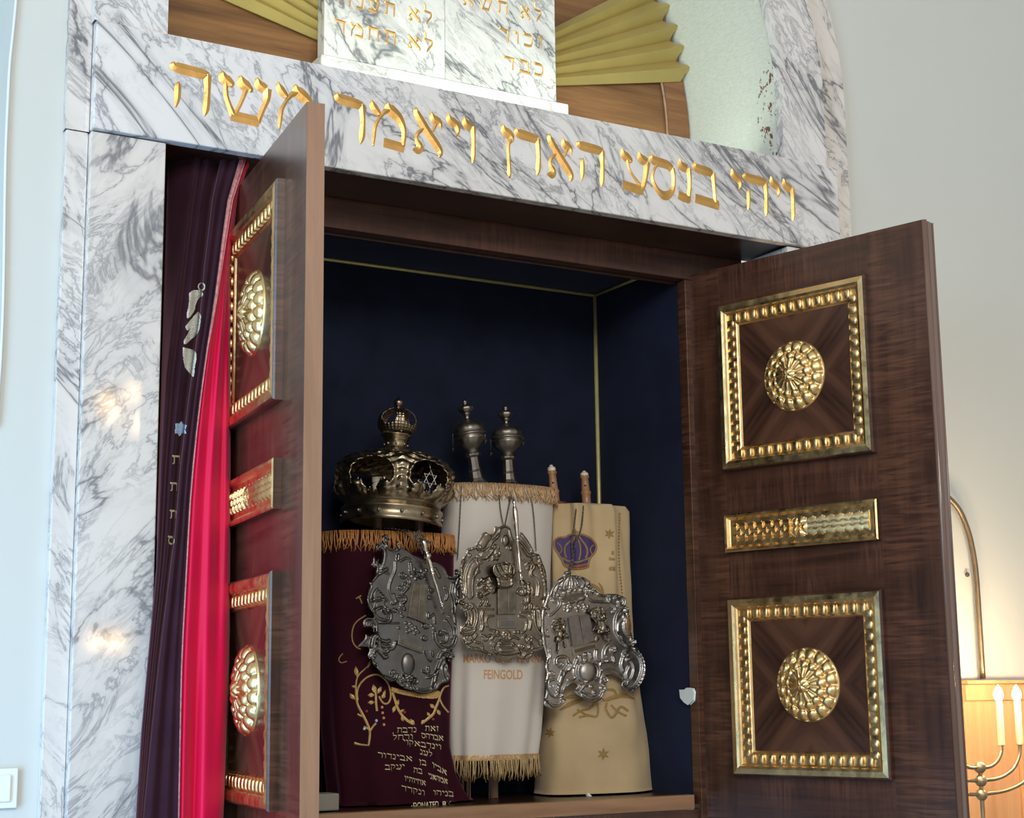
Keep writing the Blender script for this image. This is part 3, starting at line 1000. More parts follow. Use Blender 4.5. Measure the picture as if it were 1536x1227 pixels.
def glyph_px(mb, kind, hit, x, y, w_, h_, off=0.0006, hh=0.002, fat=1.0, skew=0.0):
    """Letter of the stroke alphabet with its box's lower left at pixel (x, y), w_ by h_ pixels; skew = drop per pixel."""
    wd, strokes = GL[kind]
    for st in strokes:
        s2 = [(x + a / wd * w_, y + skew * (a / wd * w_) - b * h_, c * h_ * fat) for a, b, c in st]
        stroke_faces_px(mb, s2, hit, off, hh)


velvet('maroon_velvet', (0.023, 0.0016, 0.0065), 0.25, (0.9, 0.3, 0.5))
cloth('white_satin', (0.56, 0.51, 0.45), 0.5, 0.03, 900, 0.2)
cloth('beige_linen', (0.47, 0.345, 0.19), 0.8, 0.12, 700, 0.2)
plain('gold_thread', (0.62, 0.42, 0.16), 0.45, 0.35, vscale=300, vamt=0.35, bscale=900, bstr=0.4)
plain('dark_gold_thread', (0.30, 0.185, 0.055), 0.6, 0.1, vscale=300, vamt=0.3, bscale=900, bstr=0.4)
plain('orange_thread', (0.52, 0.25, 0.09), 0.7, 0.0, vscale=300, vamt=0.2)
plain('silver_thread', (0.66, 0.63, 0.54), 0.5, 0.1, vscale=400, vamt=0.4, bscale=700, bstr=0.6)
plain('blue_thread', (0.45, 0.58, 0.70), 0.5, 0.0, vscale=400, vamt=0.4, bscale=700, bstr=0.6)
plain('cream_thread', (0.72, 0.62, 0.38), 0.5, 0.1, vscale=300, vamt=0.2)
plain('fringe_gold', (0.50, 0.31, 0.15), 0.5, 0.25, vscale=200, vamt=0.35)
plain('fringe_amber', (0.40, 0.17, 0.04), 0.5, 0.15, vscale=200, vamt=0.35)
plain('fringe_bronze', (0.40, 0.28, 0.13), 0.5, 0.3, vscale=200, vamt=0.35)
plain('curtain_trim', (0.30, 0.13, 0.12), 0.4, 0.35, vscale=120, vamt=0.4)
plain('purple_thread', (0.055, 0.03, 0.12), 0.75, vscale=200, vamt=0.2)
plain('red_thread', (0.24, 0.03, 0.03), 0.7, vscale=200, vamt=0.2)

# ------------------------------------------------------------------ the curtain drawn to the left
cur = thing('ark_curtain', 'purple velvet ark curtain with crimson lining drawn to the left', 'curtain', (0.28, 0.05, -1.9))


def interp(tab, v):
    return float(np.interp(v, [a for a, b in tab], [b for a, b in tab]))


JAM = [(200, 250), (400, 244), (674, 236), (800, 232), (1000, 226), (1300, 216)]
AL = [(205, 292), (300, 280), (400, 268), (480, 258), (560, 249), (700, 241), (860, 234), (974, 223), (1096, 212), (1227, 204), (1300, 200)]
VAL = [(205, 338), (300, 318), (400, 306), (470, 300), (520, 293), (600, 282), (700, 270), (800, 262), (835, 257), (904, 249), (974, 240), (1061, 231), (1183, 219), (1227, 215), (1300, 209)]
EDG = [(205, 371), (235, 366), (300, 346), (350, 338), (400, 331), (468, 321), (499, 315), (537, 309), (605, 300), (674, 292), (742, 286), (810, 282), (870, 279), (939, 275), (1009, 272), (1113, 270), (1227, 268), (1300, 267)]
RED = [(205, 386), (232, 383), (242, 379), (256, 370), (300, 357), (350, 350), (400, 345), (500, 346), (600, 346), (800, 345.5), (904, 344.5), (1009, 343), (1148, 338), (1227, 335), (1300, 332)]
vs = [207, 222, 238, 255, 275, 300, 330, 365, 400, 440, 480, 520, 560, 600, 650, 700, 750, 800, 850, 900, 950, 1000, 1050, 1100, 1150, 1200, 1250, 1290]
rv, rl, rt = [], [], []
for v in vs:
    s = (v - 207) / 1083
    yo = 0.105 - 0.175 * s
    jm, a, c, e, r = interp(JAM, v), interp(AL, v), interp(VAL, v), interp(EDG, v), interp(RED, v)
    wa = c - a
    cols = [(max(jm, a) + 14, 0.205), (jm + 3 if a > jm + 4 else a + 2.5, 0.17 if a > jm + 4 else yo + 0.02), (a, yo + 0.004), (a + wa * .18, yo - 0.010), (a + wa * .36, yo + 0.006), (a + wa * .55, yo - 0.009), (a + wa * .75, yo + 0.004), (a + wa * .9, yo + 0.012),
            (c + 1.0, yo + 0.030), (c, yo - 0.010), (c + (e - c) * .2, yo - 0.028), (c + (e - c) * .45, yo - 0.020), (c + (e - c) * .65, yo - 0.033), (c + (e - c) * .85, yo - 0.030), (e, yo - 0.038)]
    if s > 0.6:
        cols[0] = (jm + 10, 0.12)
    row = spline([tuple(at(u, v, y)) for u, y in cols], 5)
    rv.append(row)
    q = r - e
    f1 = 0.010 * math.sin(v / 160.0)
    cols = [(e + 0.2, yo - 0.036), (e + q * .12, yo - 0.044), (e + q * .32, yo - 0.022 + f1), (e + q * .52, yo - 0.036), (e + q * .72, yo - 0.018 - f1), (e + q * .9, yo - 0.012), (r, yo + 0.018), (r - 1.5, yo + 0.055)]
    rl.append(spline([tuple(at(u, v, y)) for u, y in cols], 5))
    tw = max(2.2, 11 - 16 * s * 1.8)
    if v >= 238:
        rt.append([tuple(at(u, v, y)) for u, y in ((e - tw * .55, yo - 0.0385), (e - tw * .2, yo - 0.0425), (e + tw * .2, yo - 0.0405), (e + tw * .45, yo - 0.0470), (e + tw * .5, yo - 0.041))])
vel = MB().grid(rv).build('velvet', 'purple_velvet', cur, smooth=True)
MB().grid(rl).build('lining', 'red_lining', cur, smooth=True)
MB().grid(rt).build('trim', 'curtain_trim', cur, smooth=True)
hv = hitter(bvh_of(vel), 0.0)
Z7 = lambda L_: [(230 + x / 2.667, 400 + y / 2.667) for x, y in L_]
mb = MB()
for poly in ([(143, 105), (165, 93), (192, 97), (198, 115), (180, 130), (170, 152), (163, 178), (141, 206), (133, 195), (142, 150)],
             [(128, 240), (148, 214), (166, 194), (180, 180), (190, 196), (186, 240), (176, 268), (152, 290), (130, 310), (121, 300), (138, 268), (147, 246), (136, 256)],
             [(117, 322), (130, 325), (164, 336), (173, 360), (166, 400), (161, 440), (146, 426), (126, 400), (118, 352)]):
    patch(mb, Z7(poly), hv, 0.0015, 0.7, 0.0016)
ring = [(193 + 12 * math.cos(a * PI / 6), 80 + 14 * math.sin(a * PI / 6)) for a in range(13)]
cord(mb, Z7(ring), 2.0, hv, 0.001, 0.002)
mb.build('silver_lion', 'silver_thread', cur)
mb = MB()
patch(mb, Z7([(90, 626), (104, 628), (112, 618), (120, 630), (134, 634), (128, 652), (132, 668), (114, 668), (104, 680), (98, 668), (86, 668)]), hv, 0.0015, 0.7, 0.0016, False)
mb.build('star_patch', 'blue_thread', cur)
for i, (x, y, kd) in enumerate([(76, 790, 'tav'), (68, 898, 'tav'), (66, 1008, 'tav'), (60, 1112, 'samekh')]):
    (px, py), = Z7([(x, y)])
    mb = MB()
    glyph_px(mb, kd, hv, px, py, 12.5 - i * 1.2, 13.5, 0.001, 0.0015, 1.15)
    mb.build('letter', 'cream_thread', cur)

# ------------------------------------------------------------------ left margin: switch and cable
a, b = at(28, 1152, 0.05), at(25, 1212, 0.05)
t = thing('light_switch', 'cream light switch on the blue-white wall left of the ark', 'light switch', (a.x - 0.04, 0.055, b.z))
MB().box(a.x - 0.082, a.x, 0.048, 0.0595, b.z, a.z).build('plate', 'white_plastic', t, bevel=0.003)
MB().box(a.x - 0.066, a.x - 0.016, 0.043, 0.0478, b.z + 0.014, a.z - 0.014).build('rocker', 'white_plastic', t, bevel=0.003)
pts = [at(u, v, 0.052) for u, v in ((25, -10), (22.5, 20), (19, 55), (14.5, 100), (11.5, 160), (9, 220), (7.5, 290), (6, 400), (4, 480), (0, 560), (-6, 640))]
o = MB().tube(spline([tuple(p) for p in pts], 5), 0.0038, 8).build('cable', 'cable_white', origin=tuple(pts[-1]), smooth=True)
tag(o, 'thin pale cable hanging down the wall at the far left edge', 'cable')

# ------------------------------------------------------------------ right margin: panelling, arched rod, candelabrum
pl = at(1440, 1020, 0.02)
tz = at(1490, 1020, 0.02).z
t = thing('wooden_stall', 'honey-coloured wooden panelled stall against the wall behind the brass candelabrum', 'panelling', (pl.x + 0.3, 0.04, FL))
e1, e2 = at(1521, 1080, 0.02).x, at(1534, 1080, 0.02).x
MB().box(pl.x, pl.x + 0.75, -0.012, 0.058, tz - 0.012, tz).build('cap_rail', 'pine', t, bevel=0.003)
MB().box(pl.x + 0.005, pl.x + 0.745, 0.002, 0.058, tz - 0.062, tz - 0.0125).build('top_rail', 'pine', t, bevel=0.003)
MB().box(pl.x + 0.005, e1, 0.014, 0.058, FL, tz - 0.0625).build('panel', 'pine', t)
MB().box(e1 + 0.002, e2 - 0.002, 0.004, 0.058, FL, tz - 0.0625).build('moulding', 'pine', t, bevel=0.004)
MB().box(e2, pl.x + 0.745, 0.014, 0.058, FL, tz - 0.0625).build('panel', 'pine', t)
R1 = [at(u, v, 0.035) for u, v in ((1360, 728), (1400, 732), (1433, 757), (1450, 790), (1460, 830), (1465, 870), (1469, 930), (1474.5, 1018))]
R1[0] = R1[0]
o = MB().tube(spline([tuple(p) for p in R1], 6), 0.0088, 8).build('arched_rod', 'bronze', origin=tuple(R1[-1]), smooth=True)
tag(o, 'bent bronze rod curving up from the wooden stall beside the right door', 'rod')
p = at(1451, 862, 0.052)
o = MB().ball(p, 0.0075, 12, 8, (1, 0.9, 1)).build('wall_plug', 'dark_plug', origin=tuple(p), smooth=True)
tag(o, 'small dark round plug in the wall inside the bend of the rod', 'wall plug')

CY = -0.20
q = [at(1472.5, v, CY) for v in (1151, 1171, 1192)]
cb = thing('candelabrum', 'brass electric candelabrum with lit flame bulbs right of the right door', 'candelabrum', (q[2].x, CY, -2.3))
sx = q[2].x
MB().lathe([(0.0001, -2.3 - q[2].z), (0.09, -2.3 - q[2].z), (0.085, -2.28 - q[2].z), (0.03, -2.25 - q[2].z), (0.012, -2.2 - q[2].z), (0.0062, -2.1 - q[2].z), (0.0062, -0.01), (0.0062, q[0].z - q[2].z)], (sx, CY, q[2].z), n=16).build('stem', 'dull_brass', cb, smooth=True)
for p in q:
    MB().ball((sx, CY, p.z), 0.0172, 20, 14).build('ball', 'dull_brass', cb, smooth=True)
cz0 = at(1502, 1118, CY).z
xs = [at(1502.5, 1118, CY).x - sx, at(1530, 1118, CY).x - sx]
xs.append(xs[1] * 2 - xs[0])
th = at(1502, 1053, CY).z - cz0
for side in (1, -1):
    for k in range(3):
        dx = xs[k]
        p0 = (sx, CY, q[k].z)
        pts = [p0, (sx + side * dx * .45, CY, q[k].z + 0.001 + 0.004 * k), (sx + side * dx * .78, CY, q[k].z + (cz0 - q[k].z) * .28), (sx + side * dx * .96, CY, q[k].z + (cz0 - q[k].z) * .66), (sx + side * dx, CY, cz0)]
        MB().tube(spline(pts, 6), 0.0052, 10).build('arm', 'dull_brass', cb, smooth=True)
        c = (sx + side * dx, CY, cz0)
        MB().lathe([(0.0001, 0), (0.0112, 0), (0.0112, 0.002), (0.0098, 0.004), (0.0095, th - 0.002), (0.0085, th), (0.0001, th)], c, n=16).build('candle', 'candle_tube', cb, smooth=True)
        bh = 0.050
        prof = [(0.006, 0.0), (0.0115, 0.010), (0.0140, 0.019), (0.0120, 0.030), (0.0070, 0.040), (0.0025, 0.047), (0.0002, bh)]
        MB().lathe(prof, (c[0], c[1], c[2] + th), n=14).build('bulb', 'bulb_glow', cb, smooth=True)
        point('bulb_light', (c[0], c[1] - 0.02, c[2] + th + 0.03), 4.0, (1.0, 0.74, 0.45), 0.02)


# ------------------------------------------------------------------ the scrolls
metal('silver', (0.36, 0.335, 0.31), 0.33, 260, 0.35, 0.0012, 0.15)
metal('silver_dark', (0.16, 0.15, 0.14), 0.33, 260, 0.35, 0.0012, 0.2)
metal('silver_warm', (0.225, 0.19, 0.147), 0.32, 260, 0.35, 0.0012, 0.2)
metal('silver_gilt', (0.31, 0.25, 0.165), 0.32, 90, 0.15, 0.001, 0.2)
metal('pewter', (0.25, 0.225, 0.195), 0.40, 90, 0.15, 0.001, 0.2)
plain('aged_silver', (0.17, 0.145, 0.11), 0.36, 0.85, vscale=50, vamt=0.35)
plain('silver_plain', (0.20, 0.175, 0.16), 0.45, 0.6, vscale=60, vamt=0.25)
metal('bright_silver', (0.78, 0.72, 0.62), 0.2, 60, 0.04, 0.001, 0.08)
wood('roller_wood', (0.085, 0.045, 0.03), (0.17, 0.10, 0.065), 'Z', 2.0, 0.0, 0.4, 0.2)
wood('handle_wood', (0.24, 0.11, 0.05), (0.50, 0.28, 0.14), 'Z', 2.0, 0.0, 0.35, 0.3)
wood('rosewood', (0.09, 0.028, 0.012), (0.20, 0.075, 0.035), 'X', 2.0, 0.0, 0.35, 0.3)
plain('shaded_block', (0.22, 0.20, 0.16), 0.7)  # pale block darkened: the shade of its corner is put into the colour
plain('bone', (0.66, 0.60, 0.46), 0.4, vamt=0.05)
plain('amber_stone', (0.20, 0.10, 0.035), 0.15, vscale=40, vamt=0.5, coat=0.6)

VD = Vector((RC[0][1], RC[1][1], RC[2][1]))
CS, SN = 0.861, 0.509                       # heading of the view in plan


def mantle(rows, folds, nseg=96, ex=0.8):
    """rows = [(v, left px, right px, y of the axis, half depth)], top to bottom -> grid rows; folds(theta, s) pushes the cloth out."""
    out, info = [], []
    tab = np.array(rows, float)
    vs_ = np.linspace(tab[0, 0], tab[-1, 0], 56)
    for v in vs_:
        l, r, y, ry = [float(np.interp(v, tab[:, 0], tab[:, k])) for k in (1, 2, 3, 4)]
        c = at((l + r) / 2, v, y)
        dep = (c - CAM).dot(VD)
        hw = (r - l) / 2 * dep / FPX
        rx = math.sqrt(max(1e-4, hw * hw - (ry * SN) ** 2)) / CS
        s = (v - vs_[0]) / (vs_[-1] - vs_[0])
        row = []
        for k in range(nseg):
            th = 2 * PI * k / nseg
            co, si = math.cos(th), math.sin(th)
            e = folds(th, s)
            x = (rx + e) * math.copysign(abs(co) ** ex, co)
            yy = (ry + e) * math.copysign(abs(si) ** ex, si)
            row.append((c.x + x, c.y + yy, c.z))
        out.append(row)
        info.append((c, rx, ry))
    return out, info


def cap(mb, row, dz=0.0, flip=False):
    n = len(row)
    c = Vector((0, 0, 0))
    for p in row:
        c += Vector(p)
    c /= n
    c.z += dz
    mb.add(list(row) + [tuple(c)], [((i + 1) % n, i, n) if flip else (i, (i + 1) % n, n) for i in range(n)])


def fringe(rows_top, drop, name, mat, parent, per, rad, wig, off=0.004, sel=None):
    """Strands hung along a closed or open line of points."""
    mb = MB()
    n = len(rows_top)
    for i in range(n - 1):
        p, q = Vector(rows_top[i]), Vector(rows_top[i + 1])
        m = max(1, int((q - p).length * per))
        for k in range(m):
            a = p.lerp(q, (k + random.random() * .6) / m)
            d = drop * random.uniform(.86, 1.08)
            j = lambda s: Vector((random.uniform(-1, 1) * wig * s, -abs(random.uniform(0, 1)) * wig * s, 0))
            mb.tube([a, a + Vector((0, 0, -d * .35)) + j(.5), a + Vector((0, 0, -d * .7)) + j(1), a + Vector((0, 0, -d)) + j(1.6)], [rad, rad, rad * .9, rad * .5], 4)
    return mb.build(name, mat, parent, smooth=True)


def outward(row, k0, k1, off, dz=0.0):
    """The stretch k0..k1 of a mantle row, moved out from its centre."""
    n = len(row)
    c = Vector((sum(p[0] for p in row) / n, sum(p[1] for p in row) / n, row[0][2]))
    r = []
    for k in range(k0, k1 + 1):
        p = Vector(row[k % n])
        d = p - c
        d.normalize()
        r.append(p + d * off + Vector((0, 0, dz)))
    return r


def roller(mb, u, v0, v1, y, r, prof=None):
    a, b = at(u[0], v0, y), at(u[1], v1, y)
    return a, b


# ---- left scroll: maroon velvet
def f_left(th, s):
    return 0.004 * math.sin(5 * th + 2.0 * s) * (0.3 + s) + (0.012 * s * s) * math.sin(9 * th + 0.6) * 0.6


Lrows = [(803, 488, 676, .555, .100), (830, 487, 677, .552, .102), (900, 487, 677, .545, .104), (1000, 487, 675, .53, .106), (1080, 489, 672, .522, .106), (1120, 492, 671, .518, .106), (1160, 496, 679, .515, .106), (1185, 499, 690, .512, .108), (1211, 500, 706, .510, .110)]
g, info = mantle(Lrows, f_left)
c0, cb_ = info[0][0], info[-1][0]
ts1 = thing('torah_scroll', 'Torah scroll in a maroon velvet mantle with gold embroidery, leftmost in the ark', 'Torah scroll', (cb_.x, cb_.y, ZS), 'Torah scrolls in the ark')
zb = ZS + 0.002
g = [[(p[0], p[1], max(p[2], zb)) for p in r] for r in g]
mb = MB().grid(g, closed_u=True)
cap(mb, g[0], 0.006)
m1 = mb.build('mantle', 'maroon_velvet', ts1, smooth=True)
fringe(outward(g[0], 46, 98, 0.003, 0.002), 0.058, 'top_fringe', 'fringe_amber', ts1, 270, 0.0022, 0.006)
h1 = hitter(bvh_of(m1), 0.43)
for (u0, v0), (u1, v1) in (((566, 800), (566, 716)), ((628, 806), (630, 726))):
    y_ = .53
    a, b = at(u0, v0, y_), at(u1, v1, y_)
    d = (b - a)
    L_ = d.length
    MB().lathe([(.0135, -.02), (.0135, L_ * .70), (.0125, L_ * .74)], a, d, 16).build('handle', 'roller_wood', ts1, smooth=True)
    MB().lathe([(.0125, L_ * .74), (.0155, L_ * .76), (.0155, L_ * .86), (.013, L_ * .87), (.013, L_ * .90), (.0155, L_ * .91), (.0155, L_), (.0001, L_)], a, d, 16).build('handle_end', 'bone', ts1, smooth=False)
# embroidery, traced
Z6 = lambda L_: [(470 + x / 4.968, 980 + y / 4.968) for x, y in L_]
mb = MB()
def c6(pts, w_, h=.0022):
    ws = [x / 4.968 for x in w_] if isinstance(w_, list) else w_ / 4.968
    cord(mb, Z6(pts), ws, h1, .0006, h)
c6([(410, 688), (418, 640), (420, 580), (400, 520), (365, 450), (330, 380), (318, 300), (318, 220), (335, 165), (375, 125), (408, 95)], [14, 16, 16, 18, 18, 16, 14, 12, 12, 10, 8])
c6([(330, 350), (326, 290), (345, 235), (385, 190), (430, 165), (475, 158), (520, 180), (556, 225), (574, 280), (576, 330), (560, 368), (530, 375), (505, 350), (490, 320)], 13)
c6([(305, 668), (350, 680), (412, 686)], [18, 14, 10])
c6([(425, 575), (445, 545), (468, 520)], 14)
c6([(415, 570), (395, 555), (376, 545)], 12)
c6([(365, 470), (345, 462), (330, 452)], 14)
c6([(475, 430), (468, 370), (466, 310), (458, 255)], 16)
c6([(590, 290), (610, 350), (630, 410), (660, 460), (700, 500), (745, 530)], [16, 18, 18, 18, 20, 14])
c6([(1010, 240), (975, 255), (950, 300), (935, 350), (915, 400), (895, 450), (850, 490), (805, 525)], [10, 12, 14, 16, 18, 18, 20, 12])
c6([(940, 330), (960, 380), (990, 420), (1008, 440)], 12)
c6([(220, 0), (190, 40), (205, 70), (250, 60)], 8)
def leaf(x, y, a, l, w_):
    ca, sa = math.cos(a), math.sin(a)
    c6([(x, y), (x + ca * l * .5, y + sa * l * .5), (x + ca * l, y + sa * l)], [6, w_, 4], .003)
for x, y, a, l, w_ in [(325, 175, -1.7, 80, 32), (310, 345, -2.3, 60, 30), (460, 300, -1.75, 70, 36), (480, 300, -1.1, 60, 28), (455, 310, 3.1, 50, 30), (455, 365, 3.1, 50, 28), (510, 335, -.9, 40, 30), (520, 330, -1.3, 60, 22),
                       (615, 400, -1.2, 60, 26), (610, 390, 1.9, 55, 26), (720, 490, .9, 55, 30), (655, 470, 1.2, 40, 20), (640, 440, -.5, 45, 20), (905, 410, -2.4, 50, 26), (925, 420, 1.1, 45, 26), (835, 495, 2.4, 45, 26), (870, 470, -2.2, 40, 20), (405, 110, -1.2, 60, 18), (285, 245, 0.2, 40, 20)]:
    leaf(x, y, a, l, w_)
for pts_ in ([(549, 923), (538, 930), (531, 938), (528, 950), (529, 962), (534, 970), (541, 974)], [(534, 898), (538, 895.5), (542, 893.5)], [(539, 896), (541, 900), (543, 905)]):
    cord(mb, pts_, 2.0, h1, .0006, .002)
mb.build('vine_embroidery', 'gold_thread', ts1)
mb = MB()
patch(mb, Z6([(580, 250), (700, 280), (830, 300), (935, 280), (930, 330), (840, 336), (700, 315), (590, 285)]), h1, .002, .7, .0025)
mb.build('gold_braid', 'gold_thread', ts1)
for (x, y), mt in [((397, 432), 'red_thread'), ((512, 402), 'orange_thread'), ((516, 444), 'orange_thread'), ((524, 482), 'orange_thread'), ((526, 532), 'orange_thread'), ((680, 440), 'red_thread'), ((892, 492), 'red_thread'), ((470, 502), 'blue_thread'), ((380, 562), 'blue_thread')]:
    (px, py), = Z6([(x, y)])
    p = h1(px, py, 0.003)
    MB().ball(p, .0042, 8, 6).build('bead', mt, ts1, smooth=True)
HB = {'ז': 'zayin', 'א': 'alef', 'ת': 'tav', 'נ': 'nun', 'ד': 'dalet', 'ב': 'bet', 'ר': 'resh', 'ה': 'he', 'ם': 'samekh', 'ח': 'het', 'ל': 'lamed', 'ו': 'vav', 'י': 'yod', 'ע': 'ayin', 'ן': 'nunf', 'ק': 'qof', 'כ': 'kaf', 'מ': 'mem', 'ש': 'shin'}


def hebrew_line(words, hit, fat, parent, mat, Z, hgt):
    """words: (text, x left, x right, y base at left, y base at right) in zoom units; read right to left."""
    for txt, x0, x1, y0, y1 in words:
        mb = MB()
        ks = [HB[c] for c in txt][::-1]
        tot = sum(GL[k][0] + .12 for k in ks)
        x = x0
        for k in ks:
            wd = GL[k][0] / tot * (x1 - x0)
            yy = y0 + (y1 - y0) * (x - x0) / max(1, x1 - x0)
            (px, py), = Z([(x, yy)])
            glyph_px(mb, k, hit, px, py, wd / 4.968, hgt / 4.968, .0008, .0012, fat, (y1 - y0) / max(1, x1 - x0))
            x += wd + .12 / tot * (x1 - x0)
        mb.build('embroidered_word', mat, parent)


for ln in ([('זאת', 832, 940, 578, 582), ('נדבת', 622, 775, 592, 588)],
           [('אברהם', 806, 975, 630, 655), ('ורחל', 590, 750, 648, 640)],
           [('וינדבאקוי', 668, 960, 678, 720)],
           [('לענ', 796, 892, 752, 778)],
           [('אביו', 888, 1000, 850, 915), ('בן', 790, 846, 828, 838), ('אבינדור', 482, 745, 775, 808)],
           [('אמהאני', 858, 1005, 930, 978), ('בת', 745, 816, 888, 900), ('יעקב', 535, 688, 868, 865)],
           [('אחיותיו', 680, 842, 950, 990)],
           [('ונקרד', 658, 838, 1022, 1062), ('בניהו', 895, 1050, 1058, 1068)]):
    hebrew_line(ln, h1, .85, ts1, 'cream_thread', Z6, 40)


def text_px(txt, x0, x1, y0, hpx, hit, mat, parent, off=.0012, skew=0.0, bold=0.0):
    """Latin lettering from the built-in font, laid on a surface; x0..x1, baseline y0 and cap height in pixels."""
    cu = bpy.data.curves.new('t', 'FONT')
    cu.body = txt
    cu.offset = bold
    ob = bpy.data.objects.new('t', cu)
    COL.objects.link(ob)
    dg = bpy.context.evaluated_depsgraph_get()
    me = bpy.data.meshes.new_from_object(ob.evaluated_get(dg))
    bpy.data.objects.remove(ob)
    xm = max(v.co.x for v in me.vertices)
    xn = min(v.co.x for v in me.vertices)
    mb = MB()
    vv = []
    for v in me.vertices:
        t = (v.co.x - xn) / (xm - xn)
        u = x0 + t * (x1 - x0)
        vv.append(hit(u, y0 + skew * (u - x0) - v.co.y / 0.70 * hpx, off))
    mb.add(vv, [tuple(p.vertices) for p in me.polygons])
    bpy.data.meshes.remove(me)
    return mb.build('embroidered_text', mat, parent)


text_px('DONATED', 620, 658, 1212.5, 8.5, h1, 'cream_thread', ts1, skew=-.06, bold=.01)
text_px('BY', 664, 677, 1210.5, 8.5, h1, 'cream_thread', ts1, skew=-.06, bold=.01)
text_px('MR', 617, 627, 1214, 6, h1, 'cream_thread', ts1, bold=.01)

# ---- middle scroll: white satin
def f_mid(th, s):
    return 0.003 * math.sin(4 * th + 1.5 + 2 * s) * (0.2 + s) + 0.004 * s * math.sin(11 * th + 3 * s)


Mrows = [(733, 666, 828, .560, .092), (760, 666, 827, .557, .092), (850, 666, 823, .548, .092), (950, 667, 820, .537, .092), (1050, 668, 812, .526, .090), (1100, 669, 808, .522, .088), (1137, 671, 803, .518, .086)]
g, info = mantle(Mrows, f_mid)
cm = info[-1][0]
ts2 = thing('torah_scroll', 'Torah scroll in a white satin mantle with gold fringes, middle of the ark', 'Torah scroll', (cm.x, cm.y, ZS), 'Torah scrolls in the ark')
mb = MB().grid(g, closed_u=True)
cap(mb, g[0], 0.010)
m2 = mb.build('mantle', 'white_satin', ts2, smooth=True)
fringe(outward(g[0], 46, 99, 0.003, 0.003), 0.052, 'top_fringe', 'fringe_gold', ts2, 300, 0.0021, 0.008)
fringe(outward(g[-1], 0, 96, 0.002, 0.010), 0.068, 'bottom_fringe', 'fringe_bronze', ts2, 260, 0.0022, 0.004)
mb = MB()
mb.grid([outward(g[-1], 0, 96, 0.0025, 0.012), outward(g[-1], 0, 96, 0.0045, 0.005), outward(g[-1], 0, 96, 0.003, -0.003)])
mb.build('braid', 'fringe_gold', ts2, smooth=True)
h2 = hitter(bvh_of(m2), 0.44)
for u in (698, 739):
    a, b = at(u, 1120, .52), at(u + 1, 1212, .52)
    MB().lathe([(.0145, 0), (.0145, (a - b).length * .9), (.0145, a.z - ZS), (.0001, a.z - ZS)], a, (0, 0, -1), 14).build('roller', 'roller_wood', ts2, smooth=True)
for w_, a_, b_ in (('MARKO', 695, 736), ('UND', 743, 768), ('HANNA', 776, 818)):
    text_px(w_, a_, b_, 994, 13, h2, 'orange_thread', ts2, .0012, 0.0, .012)
text_px('FEINGOLD', 726, 784, 1018, 13.5, h2, 'orange_thread', ts2, .0012, 0.01, .012)

# ---- right scroll: beige linen
def f_right(th, s):
    k = max(0.0, 1 - s * 2.2)
    b = math.exp(-((s - .82) / .12) ** 2)
    return (0.013 * k * math.sin(9 * th + 1.0 + s * 3) + 0.006 * k * math.sin(17 * th + 2 * s) + 0.005 * s * math.sin(5 * th + 2) + 0.0035 * math.sin(13 * th + 5 * s) * (1 - s)
            + 0.003 * b * math.sin(26 * s + 4 * th) + 0.0025 * math.sin(7 * th - 22 * s) * math.sin(PI * s))


Rrows = [(760, 822, 930, .585, .070), (766, 820, 936, .584, .078), (800, 818, 938, .580, .088), (860, 817, 942, .572, .095), (950, 815, 948, .558, .098), (1040, 812, 958, .545, .100), (1100, 809, 968, .536, .102), (1150, 806, 973, .530, .104), (1197, 804, 978, .525, .106)]
g, info = mantle(Rrows, f_right)
cr = info[-1][0]
ts3 = thing('torah_scroll', 'Torah scroll in a creased beige linen mantle with an embroidered crown, rightmost in the ark', 'Torah scroll', (cr.x, cr.y, ZS), 'Torah scrolls in the ark')
zb = ZS + 0.002
g = [[(p[0], p[1], max(p[2], zb + 0.001)) for p in r] for r in g]
mb = MB().grid(g, closed_u=True)
cap(mb, g[0], 0.012)
m3_ = mb.build('mantle', 'beige_linen', ts3, smooth=True)
h3 = hitter(bvh_of(m3_), 0.45)
for (u0, v0, u1, v1) in ((835, 772, 826.5, 697), (881, 768, 876, 706)):
    a, b = at(u0, v0, .585), at(u1, v1, .60)
    d = b - a
    L_ = d.length
    MB().lathe([(.015, -.03), (.0155, L_ * .1), (.0165, L_ * .13), (.014, L_ * .16), (.0145, L_ * .42), (.0165, L_ * .44), (.0165, L_ * .47), (.0135, L_ * .5), (.0115, L_ * .80), (.0145, L_ * .82), (.0145, L_ * .86), (.0115, L_ * .87)], a, d, 18).build('handle', 'handle_wood', ts3, smooth=True)
    MB().lathe([(.0115, L_ * .87), (.0135, L_ * .9), (.0115, L_ * .94), (.006, L_ * .96), (.005, L_ * .99), (.0001, L_)], a, d, 18).build('handle_end', 'bone', ts3, smooth=True)
    q1 = a + d * .62 + Vector((-0.0065, -0.0100, 0.001))
    MB().ball(q1, .0035, 8, 6).build('peg_hole', 'dark_plug', ts3, smooth=True)
p = at(834, 760, .578)
MB().lathe([(.0001, -.012), (.034, -.012), (.036, -.008), (.036, .008), (.034, .012), (.0001, .012)], p, (0.05, 0.05, 1), 24).build('roller_disc', 'rosewood', ts3, smooth=True)
for u in (865, 905):
    a = at(u, 1180, .53)
    MB().lathe([(.015, 0), (.015, a.z - ZS), (.0001, a.z - ZS)], a, (0, 0, -1), 14).build('roller', 'roller_wood', ts3, smooth=True)
